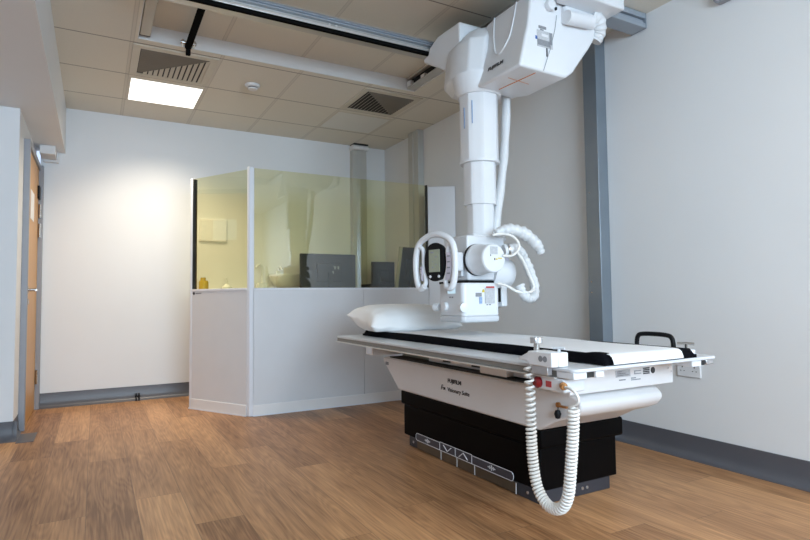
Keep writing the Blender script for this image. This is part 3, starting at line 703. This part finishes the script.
# tabletop
def rrect(x0, x1, y0, y1, r, n=6):
    pts = []
    for cx_, cy_, a0 in ((x1-r,y1-r,0),(x0+r,y1-r,90),(x0+r,y0+r,180),(x1-r,y0+r,270)):
        for k in range(n+1):
            a = math.radians(a0+90*k/n); pts.append((cx_+math.cos(a)*r, cy_+math.sin(a)*r))
    return pts
b = MB(); b.prism(rrect(1.470,2.300,1.437,3.650,.025), 'z', .657, .670); b.build('tabletop', 'pale_grey', tb, bevel=.003)
b = MB(); b.box(1.478,1.510,1.53,3.645,.634,.6565); b.build('front_rail', 'rail_grey', tb, bevel=.002)
b = MB(); b.box(1.466,1.486,1.53,3.645,.627,.6335); b.build('rail_lip', 'alu_bright', tb, bevel=.002)
b = MB(); b.box(2.255,2.297,1.53,3.645,.630,.657); b.build('rear_rail', 'alu_warm', tb, bevel=.002)
for x0_, x1_ in ((1.475,1.540),(1.585,1.628)): MB().box(x0_,x1_,1.445,1.53,.632,.657).build('rail_end', 'white', tb, bevel=.003)
b = MB(); b.box(1.540,1.585,1.455,1.53,.634,.657); b.build('rail_slot', 'darkgap', tb)
b = MB(); b.box(2.14,2.20,1.445,1.53,.632,.657); b.build('rail_end', 'white', tb, bevel=.003)
b = MB(); b.box(2.20,2.235,1.455,1.53,.634,.657); b.build('rail_slot', 'darkgap', tb)
b = MB(); b.box(2.235,2.285,1.445,1.53,.636,.657); b.build('rail_end', 'alu', tb, bevel=.003)
# labels on the near end beam
def endlab(x0, x1, z0, z1, m): return MB().box(x0,x1,1.6485,1.6505,z0,z1).build('rating_label' if m == 'label' else 'label_print', m, tb)
endlab(1.925,2.015,.582,.612,'label'); 
for i in range(3): endlab(1.935,2.005-.02*i,.588+.008*i,.5905+.008*i,'print_grey')
endlab(2.042,2.085,.600,.603,'print_grey'); endlab(2.042,2.045,.588,.603,'print_grey'); endlab(2.042,2.085,.588,.591,'print_grey')
for i in range(4): endlab(2.098,2.140,.584+.0075*i,.589+.0075*i,'print')
endlab(1.945,1.985,.567,.572,'print_grey'); endlab(2.02,2.08,.563,.567,'print_grey'); endlab(2.02,2.05,.570,.575,'print_grey')
MB().lathe((2.163,1.6505,.597), [(0,0),(.014,0),(.014,.0015),(0,.0015)], 20, (0,-1,0)).build('label_mark', 'print', tb)
for x, z in ((2.268,.598),(2.288,.610),(2.288,.583)): MB().cyl((x,1.651,z),(x,1.648,z),.004, seg=10).build('screw', 'alu', tb)
# stop switch box below the near left of the tabletop
b = MB(); b.box(1.478,1.585,1.497,1.66,.578,.629); b.build('switch_box', 'white', tb, bevel=.008, bseg=3)
b = MB(); b.lathe((1.479,1.625,.604), [(0,0),(.020,0),(.022,.012),(.014,.022),(0,.023)], 24, (-1,.15,0)); b.build('stop_button', 'red', tb)
b = MB(); b.box(1.476,1.4785,1.560,1.588,.592,.614); b.build('red_tag', 'redprint', tb)
b = MB(); b.cyl((1.495,1.525,.606),(1.458,1.475,.606),.010, seg=16); b.cyl((1.478,1.502,.606),(1.468,1.488,.606),.014, seg=16); b.build('connector', 'brass', tb)
# lock with key
b = MB(); b.cyl((1.726,1.775,.470),(1.712,1.775,.470),.011, seg=16); b.box(1.702,1.714,1.715,1.775,.465,.473); k = b.build('key_lock', 'brass', tb)
b = MB(); b.cyl((1.706,1.765,.466),(1.704,1.764,.448),.002, seg=6); b.lathe((1.702,1.764,.436), [(0,-.022),(.010,-.018),(.015,0),(.010,.014),(0,.017)], 14); b.build('key_fob', 'black', k)

# mattress
def pad(x0, x1, y0, y1, z0, h, nx, ny, fn, edge=.02):
    b = MB(); top = []; bot = []
    for j in range(ny+1):
        rt = []; rb = []
        for i in range(nx+1):
            u, v = i/nx, j/ny; x = x0+(x1-x0)*u; y = y0+(y1-y0)*v
            d = min(x-x0, x1-x, y-y0, y1-y); e = min(1, d/edge); hh = h*(.35+.65*math.sqrt(max(0,1-(1-e)**2)))
            x_, y_, dz = fn(x, y, u, v)
            rt.append(b.bm.verts.new((x_, y_, z0+hh+dz))); rb.append(b.bm.verts.new((x_, y_, z0+dz*.9)))
        top.append(rt); bot.append(rb)
    for j in range(ny):
        for i in range(nx):
            b.bm.faces.new((top[j][i],top[j][i+1],top[j+1][i+1],top[j+1][i])); b.bm.faces.new((bot[j][i],bot[j+1][i],bot[j+1][i+1],bot[j][i+1]))
    for i in range(nx):
        b.bm.faces.new((bot[0][i],bot[0][i+1],top[0][i+1],top[0][i])); b.bm.faces.new((bot[ny][i+1],bot[ny][i],top[ny][i],top[ny][i+1]))
    for j in range(ny):
        b.bm.faces.new((bot[j+1][0],bot[j][0],top[j][0],top[j+1][0])); b.bm.faces.new((bot[j][nx],bot[j+1][nx],top[j+1][nx],top[j][nx]))
    return b
def mf(x, y, u, v):
    dz = .010*math.exp(-((x-1.66)/.06)**2-((y-1.51)/.05)**2)
    return x, y, dz
mt = pad(1.632,2.172,1.446,3.56,.6705,.036,36,100,mf,.014).build('mattress', 'black_cloth', smooth=60)
tag(mt, 'thin black mattress pad lying on the X-ray tabletop', 'mattress')
# paper sheet over the pad
b = MB(); xs = [i/24 for i in range(25)]
pathy = [(3.545,.7075)]+[(3.50-i*.05,.7085) for i in range(40)]+[(1.470,.7095),(1.455,.7075),(1.443,.700),(1.438,.690),(1.434,.680),(1.4335,.674)]
rows = []
for jy, (y, z) in enumerate(pathy):
    row = []
    for i, uu in enumerate(xs):
        xa = 1.662; xb = 2.135-.07*max(0,min(1,(2.3-y)/.8)); x = xa+(xb-xa)*uu
        xx = x+(.006*math.sin(y*5)+.004*math.sin(y*13))*(1 if i in (0,24) else .5)
        zz = z+.0012*math.sin(x*23+y*7)*(1 if y > 1.5 else .2)
        yy = y
        row.append((xx, yy, zz+.001))
    rows.append(row)
def sheetmesh(b, rows, th):
    T = [[b.bm.verts.new((p[0],p[1],p[2]+th)) for p in r] for r in rows]; B_ = [[b.bm.verts.new(p) for p in r] for r in rows]
    nj, ni = len(rows)-1, len(rows[0])-1
    for j in range(nj):
        for i in range(ni):
            b.bm.faces.new((T[j][i],T[j][i+1],T[j+1][i+1],T[j+1][i])); b.bm.faces.new((B_[j][i],B_[j+1][i],B_[j+1][i+1],B_[j][i+1]))
    for i in range(ni):
        b.bm.faces.new((B_[0][i],B_[0][i+1],T[0][i+1],T[0][i])); b.bm.faces.new((B_[nj][i+1],B_[nj][i],T[nj][i],T[nj][i+1]))
    for j in range(nj):
        b.bm.faces.new((B_[j+1][0],B_[j][0],T[j][0],T[j+1][0])); b.bm.faces.new((B_[j][ni],B_[j+1][ni],T[j+1][ni],T[j][ni]))
sheetmesh(b, rows, .0012)
tag(b.build('paper_sheet', 'sheet', smooth=70), 'white paper sheet spread down the length of the black mattress', 'sheet')

# pillow
def pillow():
    b = MB(); n, mth_ = 30, 22
    cx_, cy_, z0 = 1.868, 3.385, .7125
    def pt(u, v, s):
        # u along X (-1..1), v along Y
        e = max(0, (1-abs(u)**4.5))**.5*max(0, (1-abs(v)**2.6))**.5
        px = .352*u*(1-.10*(1-abs(v)**2)*abs(u)**3); py = .205*v*(1-.07*(1-abs(u)**2)*abs(v)**3)
        base = .052+.028*v                       # far edge lifted
        if u < 0: base += .012*max(0, v)*abs(u)**4+.012*abs(u)**5
        h = .116 if s > 0 else -.085
        z = base+h*e
        wr = .006*math.sin(u*14+v*9)*(1-e)+.004*math.sin(u*5-v*17)*(abs(u)**2)
        return (cx_+px, cy_+py, z0+max(.0, z+wr))
    T = [[b.bm.verts.new(pt(-1+2*i/n, -1+2*j/mth_, 1)) for i in range(n+1)] for j in range(mth_+1)]
    Bt = [[b.bm.verts.new(Vector(pt(-1+2*i/n, -1+2*j/mth_, -1))-Vector((0,0,.001))) for i in range(n+1)] for j in range(mth_+1)]
    for j in range(mth_):
        for i in range(n):
            b.bm.faces.new((T[j][i],T[j][i+1],T[j+1][i+1],T[j+1][i])); b.bm.faces.new((Bt[j][i],Bt[j+1][i],Bt[j+1][i+1],Bt[j][i+1]))
    for i in range(n):
        b.bm.faces.new((Bt[0][i],Bt[0][i+1],T[0][i+1],T[0][i])); b.bm.faces.new((Bt[mth_][i+1],Bt[mth_][i],T[mth_][i],T[mth_][i+1]))
    for j in range(mth_):
        b.bm.faces.new((Bt[j+1][0],Bt[j][0],T[j][0],T[j+1][0])); b.bm.faces.new((Bt[j][n],Bt[j+1][n],T[j+1][n],T[j][n]))
    return b.build('pillow', 'pillow', smooth=80, subsurf=1)
tag(pillow(), 'plump white pillow lying at the far end of the table', 'pillow')

# clamp with knob on near left edge
cl = thing('accessory_clamp', (1.48,1.57,.67), 'white clamp with a silver knob gripping the front edge of the table', 'clamp')
b = MB(); b.prism([(1.700,.690),(1.640,.716),(1.632,.724),(1.508,.726),(1.508,.6715),(1.632,.6715),(1.640,.684)], 'x', 1.432, 1.466); b.build('clamp_jaw', 'white', cl, bevel=.004)
b = MB(); b.box(1.466,1.512,1.506,1.630,.6715,.724); b.build('clamp_body', 'white', cl, bevel=.004)
b = MB(); b.box(1.440,1.464,1.540,1.625,.640,.671); b.build('clamp_bracket', 'alu', cl, bevel=.002)
for y in (1.565,1.542): 
    b = MB(); b.lathe((1.4325,y,.700), [(.006,0),(.011,0),(.011,.0015),(.006,.0015)], 20, (-1,0,0)); b.build('clamp_mark', 'print_grey', cl)
b = MB(); b.cyl((1.475,1.632,.724),(1.475,1.632,.752),.011, seg=18); b.build('knob_stem', 'steel', cl)
kp = []
b = MB()
for k in range(36):
    a = 2*PI*k/36; r = .022*(1+.10*math.cos(5*a)); kp.append((1.475+math.cos(a)*r, 1.632+math.sin(a)*r))
b.prism(kp, 'z', .751, .773); b.build('knob', 'alu', cl, bevel=.004)
b = MB(); b.cyl((1.495,1.535,.724),(1.495,1.535,.735),.006, seg=12); b.tube([(1.485,1.555,.737),(1.495,1.535,.738),(1.50,1.512,.737)], .005, 8); b.build('lever', 'pale_grey', cl)

# grip handle on far side
gh = thing('side_handle', (2.27,1.70,.67), 'black U-shaped grab handle on the far side of the table', 'handle')
pth = bez([(2.268,1.812,.672),(2.268,1.812,.71),(2.268,1.805,.734),(2.268,1.785,.745),(2.268,1.715,.748),(2.268,1.648,.745),(2.268,1.627,.734),(2.268,1.620,.71),(2.268,1.620,.672)], 6)
MB().tube(pth, .0105, 14).build('grip', 'black', gh, smooth=60)
b = MB(); b.box(2.235,2.292,1.53,1.86,.6705,.690); b.build('mount_plate', 'white', gh, bevel=.004)
b = MB(); b.cyl((2.265,1.555,.690),(2.265,1.555,.712),.006, seg=10); b.build('screw_stem', 'steel', gh)
b = MB(); b.tube([(2.255,1.59,.714),(2.265,1.555,.716),(2.275,1.525,.714)], .006, 8); b.build('wing_nut', 'steel', gh)

# coiled cord
def coil():
    X0 = 1.452
    A = bez([(X0,1.652,.668),(X0,1.650,.60),(X0,1.648,.45),(X0,1.642,.32),(X0,1.622,.225),(X0,1.580,.176),(X0,1.535,.166),(X0,1.490,.187),(X0,1.462,.24),(X0,1.447,.34),(X0,1.434,.45),(X0,1.428,.540)], 40)
    L_ = [0]
    for a, b_ in zip(A, A[1:]): L_.append(L_[-1]+(b_-a).length)
    tot = L_[-1]; out = []; ph = 0; step = .0022; s = 0; i = 0
    while s < tot:
        while L_[i+1] < s: i += 1
        f_ = (s-L_[i])/(L_[i+1]-L_[i]); p = A[i].lerp(A[i+1], f_); t_ = (A[i+1]-A[i]).normalized()
        u = vx; v = t_.cross(u).normalized()
        pitch = .027-.0140*min(1, s/.30)
        out.append(p+u*(math.cos(ph)*.0165)+v*(math.sin(ph)*.0165))
        ds = pitch/14; ph += 2*PI/14; s += ds
    st = bez([out[-1], (1.452,1.405,.565), (1.450,1.412,.592), (1.452,1.440,.606), (1.456,1.468,.606)], 5)
    return out+st[1:]
cd = MB().tube(coil(), .0054, 7)
tag(cd.build('coiled_cord', 'cord', smooth=80), 'white coiled cord looping from the table clamp down to the floor and back', 'cord')

# ------------------------------------------------------------------ lead glass protective screen
sc = thing('protective_screen', (1.9,4.53,0), 'white panelled radiation screen with yellow tinted glass above', 'screen')
Y0, Y1 = 4.516, 4.560
b = MB(); b.box(1.108,2.082,Y0,Y1,.0,1.018); b.build('lower_panel', 'panel', sc, bevel=.002)
b = MB(); b.box(2.085,2.760,Y0,Y1,.0,1.018); b.build('lower_panel', 'panel', sc, bevel=.002)
b = MB(); b.prism([(2.764,Y0),(2.990,4.390),(2.990,4.440),(2.764,Y1)], 'z', 0, 1.985); b.build('end_panel', 'panel', sc, bevel=.002)
MB().box(1.112,2.752,4.531,4.545,1.019,1.997).build('front_glass', 'leadglass', sc)
MB().box(2.752,2.762,4.522,4.556,1.019,2.0).build('glass_gasket', 'rubber', sc)
b = MB(); b.box(1.112,2.755,Y0-.004,Y1,1.004,1.021); b.build('sill_trim', 'trimwhite', sc, bevel=.002)
b = MB(); b.box(1.108,2.760,Y0-.006,Y0,.0,.088); b.build('base_strip', 'white_warm', sc, bevel=.002)
b = MB(); b.box(1.108,2.760,Y0-.010,Y0-.004,.0,.010); b.build('floor_seal', 'trimwhite', sc)
# corner post (two angled faces)
d = Vector((-.36,.628,0)).normalized(); nr = Vector((-d.y,d.x,0))     # along return, nr points to the outside
c0 = Vector((1.078,4.516,0))
def rp(a, n, z): q = c0+d*a+nr*(-n); return (q.x,q.y,z)
post = [c0+Vector((.040,0,0)), c0+Vector((.040,.05,0)), c0+d*.028-nr*-.0+Vector((.04,.03,0)), c0+d*.028, c0]
b = MB(); b.prism([(p.x,p.y) for p in post], 'z', 0, 2.004); b.build('corner_post', 'trimwhite', sc, bevel=.006)
out_n = Vector((-d.y,d.x,0)); 
if out_n.y > 0: out_n = -out_n         # outward = towards camera/left
def slab(a0, a1, t0, t1, z0, z1):
    b = MB(); pts = []
    for a, t_ in ((a0,t0),(a1,t0),(a1,t1),(a0,t1)):
        q = c0+d*a-out_n*t_; pts.append((q.x,q.y))
    b.prism(pts, 'z', z0, z1); return b
LN = .724
slab(.028,LN-.028,.0,.044,.0,1.018).build('return_panel', 'panel', sc, bevel=.002)
slab(.030,LN-.036,.015,.029,1.019,1.986).build('return_glass', 'leadglass', sc)
slab(LN-.040,LN-.029,.002,.040,1.019,1.982).build('glass_gasket', 'rubber', sc)
slab(LN-.028,LN,-.002,.046,.0,1.988).build('end_post', 'trimwhite', sc, bevel=.005)
slab(.030,LN-.029,-.004,.046,1.004,1.021).build('sill_trim', 'trimwhite', sc, bevel=.002)
slab(.028,LN-.028,-.006,.0,.0,.088).build('base_strip', 'white_warm', sc, bevel=.002)
slab(.028,LN,-.009,-.004,.0,.010).build('floor_seal', 'trimwhite', sc)
# maker mark on return panel
b = MB(); q = c0+d*(LN-.055)+out_n*.0008
b.lathe((q.x,q.y,.985), [(.006,0),(.013,0),(.013,.001),(.006,.001)], 20, out_n); b.build('maker_mark', 'print', sc)
slab(LN-.150,LN-.078,-.0012,.0,.981,.990).build('maker_mark', 'print_grey', sc)

# ------------------------------------------------------------------ booth contents
dk = thing('desk', (2.2,5.0,0), 'pale worktop behind the protective screen', 'desk')
b = MB(); b.box(1.45,2.90,4.60,5.30,.78,.81); b.build('desk_top', 'desk', dk, bevel=.003)
for x in (1.50,2.80): 
    b = MB(); b.box(x,x+.04,4.66,5.24,0,.78); b.build('leg', 'desk', dk)
def monitor(name, cx_, cy_, zc, w_, h_, yaw_, tilt, m, label, light_edge=False, group=None):
    """screen faces away from the camera; built about its centre"""
    r = thing(name, (cx_,cy_,.81), label, 'monitor', 'monitors on the booth worktop')
    ax = Vector((math.cos(yaw_), math.sin(yaw_), 0)); nn = Vector((-math.sin(yaw_), math.cos(yaw_), 0))
    up = (vz*math.cos(tilt)+nn*math.sin(tilt)); nn2 = ax.cross(up)
    cc = Vector((cx_,cy_,zc))
    b = MB(); b.obox(cc, ax, up, nn2, w_/2, h_/2, .015); b.build('casing', m, r, bevel=.006)
    b = MB(); b.obox(cc+nn2*.030, ax, up, nn2, w_/2*.45, h_/2*.5, .018); b.build('rear_housing', m, r, bevel=.01)
    if light_edge:
        b = MB(); b.obox(cc-ax*(w_/2+.004), ax, up, nn2, .009, h_/2, .020); b.build('bezel_edge', 'olive', r)
    st = cc+nn2*.055-vz*.03
    b = MB(); b.box(st.x-.02, st.x+.02, st.y-.015, st.y+.015, .82, zc); b.build('stand', m, r)
    b = MB(); b.box(cx_-.11, cx_+.11, cy_-.10, cy_+.08, .811, .825); b.build('foot', m, r, bevel=.004)
    return r, cc, ax, up, nn2
m1, cc, ax, up, nn2 = monitor('monitor', 1.945, 5.02, 1.175, .560, .355, 0, 0, 'mongrey', 'wide dark monitor seen from behind through the screen glass, left of the others')
b = MB(); f_ = cc+nn2*.0485
f_ = Vector((cc.x, cc.y-.049, cc.z))
for u, v, w_, h_ in ((.05,.045,.008,.03),(.035,.060,.006,.006),(.06,.052,.012,.004),(.085,.045,.008,.03),(.03,.0,.008,.026)):
    b.obox(f_+Vector((u,0,v)), vx, vz, vy, w_, h_/2, .001)
b.build('rear_fittings', 'print_grey', m1)
monitor('monitor', 2.60, 5.16, 1.13, .26, .34, 0, 0, 'mongrey', 'narrow black screen behind the tilted monitor in the booth')
monitor('monitor', 2.735, 4.86, 1.21, .24, .44, math.radians(8), math.radians(-12), 'mongrey', 'tilted dark monitor with a pale edge beside the control panel handle', True)
pn = thing('desk_computer', (2.40,4.90,.81), 'low black box on the booth worktop between the monitors', 'computer')  # low black box standing for a computer
b = MB(); b.box(2.27,2.53,4.80,4.98,.811,1.062); b.build('body', 'black', pn, bevel=.006)
b = MB(); b.box(2.46,2.55,4.83,4.95,1.062,1.088); b.build('top_block', 'black', pn, bevel=.006)
# wash basin with tap on back wall
ws = thing('wash_basin', (1.745,5.72,0), 'white ceramic wash basin against the back wall seen through the glass', 'wash basin')
b = MB(); rg = []
for z, s in ((1.03,.55),(1.07,.80),(1.12,.94),(1.155,1.0),(1.165,1.03),(1.180,1.03)):
    rg.append([(1.745+math.cos(2*PI*k/32)*.180*s, 5.68+math.sin(2*PI*k/32)*.17*s, z) for k in range(32)])
b.loft(rg); b.build('bowl', 'ceramic', ws, smooth=60)
b = MB(); b.box(1.665,1.825,5.70,5.845,.0,1.05); b.build('pedestal', 'ceramic', ws, bevel=.02)
b = MB(); b.box(1.655,1.715,5.76,5.80,1.18,1.225); b.tube(bez([(1.685,5.78,1.22),(1.685,5.76,1.255),(1.685,5.70,1.26),(1.685,5.66,1.23)],5), .012, 10); b.build('basin_tap', 'ceramic', ws, bevel=.004)
wt = thing('swan_tap', (1.49,5.72,.9), 'slim white swan-neck tap left of the wash basin', 'soap bottle', 'bottles by the wash basin')  # separate lever tap: cube base and curved spout
b = MB(); b.box(1.445,1.545,5.68,5.78,1.01,1.095); b.build('bottle', 'ceramic', wt, bevel=.008)
b = MB(); b.tube(bez([(1.50,5.73,1.095),(1.50,5.73,1.20),(1.495,5.72,1.26),(1.46,5.71,1.28),(1.43,5.70,1.255)],5), .010, 10); b.build('pump', 'ceramic', wt)
sh = tag(MB().box(.88,1.60,5.62,5.868,.985,1.01).build('wall_shelf', 'desk', bevel=.003), 'pale narrow shelf on the back wall behind the glass', 'shelf')
ab = thing('soap_bottle', (.905,5.72,1.01), 'amber bottle at the left end of the shelf behind the glass', 'soap bottle', 'bottles by the wash basin')
b = MB(); b.lathe((.925,5.72,1.011), [(0,0),(.043,0),(.045,.01),(.045,.09),(.038,.105),(0,.105)], 20); b.build('bottle', 'soap', ab)
b = MB(); b.lathe((.920,5.72,1.116), [(0,0),(.025,0),(.025,.03),(0,.03)], 16); b.build('cap', 'soap', ab)
pb = thing('soap_bottle', (1.145,5.72,1.01), 'small pale pump bottle in the middle of the shelf behind the glass', 'soap bottle', 'bottles by the wash basin')
b = MB(); b.lathe((1.145,5.72,1.011), [(0,0),(.05,0),(.05,.04),(.03,.06),(.012,.075),(.010,.11),(0,.11)], 20); b.build('bottle', 'ceramic', pb)
b = MB(); b.tube([(1.145,5.72,1.12),(1.145,5.72,1.135),(1.13,5.71,1.135)], .006, 8); b.build('pump', 'ceramic', pb)
nt = thing('framed_notice', (1.03,5.865,1.53), 'framed white notice on the back wall behind the left glass pane', 'notice')
b = MB(); b.box(.898,1.168,5.852,5.869,1.518,1.742); b.build('frame', 'white_warm', nt, bevel=.003)
MB().box(.912,1.154,5.8505,5.853,1.532,1.728).build('paper', 'paper', nt)
# trunking
tk = thing('wall_trunking', (2.635,5.85,0), 'pale grey trunking column on the back wall with a white cap', 'trunking', 'wall trunking columns')
b = MB(); b.box(2.545,2.720,5.79,5.868,.0,2.62); b.build('trunk', 'trunk', tk, bevel=.004)
b = MB(); b.box(2.60,2.612,5.785,5.792,.0,2.62); b.box(2.66,2.672,5.785,5.792,.0,2.62); b.build('ridge', 'trunk', tk)
b = MB(); b.box(2.528,2.738,5.75,5.868,2.62,2.675); b.build('cap', 'ceil_white', tk, bevel=.02, bseg=3)
b = MB(); b.box(2.545,2.72,5.74,5.866,2.675,2.687); b.build('cap_gap', 'darkgap', tk)
tk = thing('wall_trunking', (2.96,5.07,0), 'pale cream trunking column on the right wall beyond the screen', 'trunking', 'wall trunking columns')
b = MB(); b.box(2.925,2.994,4.965,5.175,.0,2.687); b.build('trunk', 'trunk', tk, bevel=.004)
b = MB(); b.box(2.915,2.925,5.06,5.085,.0,2.68); b.build('ridge', 'trunk', tk)

# ------------------------------------------------------------------ right wall
wp = thing('steel_post', (2.95,2.63,0), 'tall grey steel post against the right wall behind the table', 'post')
b = MB(); b.box(2.902,2.994,2.578,2.692,.0,2.687); b.build('column', 'post', wp, bevel=.003)
for z in (.95,1.02,1.62): MB().cyl((2.903,2.66,z),(2.899,2.66,z),.005, seg=10).build('screw', 'steel', wp)
so = thing('wall_socket', (2.99,2.04,.46), 'white double power socket on the right wall behind the table end', 'wall socket')
b = MB(); b.box(2.984,2.994,1.968,2.114,.455,.541); b.build('face_plate', 'white', so, bevel=.004)
b = MB()
for cy_ in (2.078,2.004):
    b.box(2.9825,2.9845,cy_-.003,cy_+.003,.508,.518)
    for q in (-.011,.011): b.box(2.9825,2.9845,cy_+q-.0035,cy_+q+.0035,.488,.492)
b.build('pin_holes', 'darkgap', so)
for y in (2.105,1.977): MB().box(2.981,2.9845,y-.006,y+.006,.515,.530).build('rocker_switch', 'white', so, bevel=.001)
wfz = thing('wall_fitting', (2.95,1.65,2.53), 'grey rounded fitting high on the right wall at the top of the picture', 'wall fitting')
b = MB(); b.prism(rr2(1.795,1.35,2.518,2.66,.03,.03), 'x', 2.955, 2.994); b.build('casing', 'greyframe', wfz, bevel=.004)
b = MB(); b.prism(rr2(1.785,1.36,2.528,2.65,.025,.025), 'x', 2.951, 2.955); b.build('front_panel', 'lilac', wfz)

# ------------------------------------------------------------------ light
def area(name, loc, target, sx, sy, power, col, spread=PI):
    l = bpy.data.lights.new(name, 'AREA'); l.shape = 'RECTANGLE'; l.size = sx; l.size_y = sy; l.energy = power; l.color = col
    o = bpy.data.objects.new(name, l); COL.objects.link(o); o.location = loc
    l.spread = spread
    dv = Vector(target)-Vector(loc); o.rotation_euler = dv.to_track_quat('-Z','Y').to_euler(); return o
area('daylight_through_window', (.6,YR-.35,1.75), (.75,2.0,1.25), 3.0, 1.6, 325, (.63,.81,1.0))
for i, (x, y) in enumerate(((.50,5.09),)):
    area('ceiling_panel_light', (x,y,ZC-.012), (x,y,0), .54, .54, 20, (1.0,.88,.70), math.radians(118))
# ceiling panels over the near half of the room (behind the camera)
for k, (x, y) in enumerate(((-.4,-.9),(1.9,-.5))):
    led_panel(x-.27, x+.27, y-.27, y+.27, True, ('lit square ceiling light over the left rear of the room','lit square ceiling light over the right rear of the room')[k])
    area('ceiling_panel_light', (x,y,ZC-.012), (x,y,0), .54, .54, 34, (1.0,.94,.86))
wd = bpy.data.worlds.new('world'); S.world = wd; wd.use_nodes = True
bg = wd.node_tree.nodes['Background']; bg.inputs[0].default_value = (.62,.76,1.0,1); bg.inputs[1].default_value = 1.2

# ------------------------------------------------------------------ camera
cam = bpy.data.cameras.new('camera'); co = bpy.data.objects.new('camera', cam); COL.objects.link(co)
R = Matrix(((0.87470649,-0.01387047,-0.48445451),(-0.48451993,-0.04845199,-0.87343737),(-0.0113578,0.9987292,-0.04910179)))
co.matrix_world = Matrix.Translation((0,0,.93)) @ R.to_4x4()
cam.sensor_width = 36; cam.lens = 558.8327/810*36; cam.clip_start = .05
S.camera = co
S.view_settings.view_transform = 'Standard'; S.view_settings.look = 'None'; S.view_settings.gamma = 1; S.view_settings.use_curve_mapping = False
S.view_settings.exposure = 0.0
for o in bpy.data.objects:
    if '_o' in o.keys(): del o['_o']
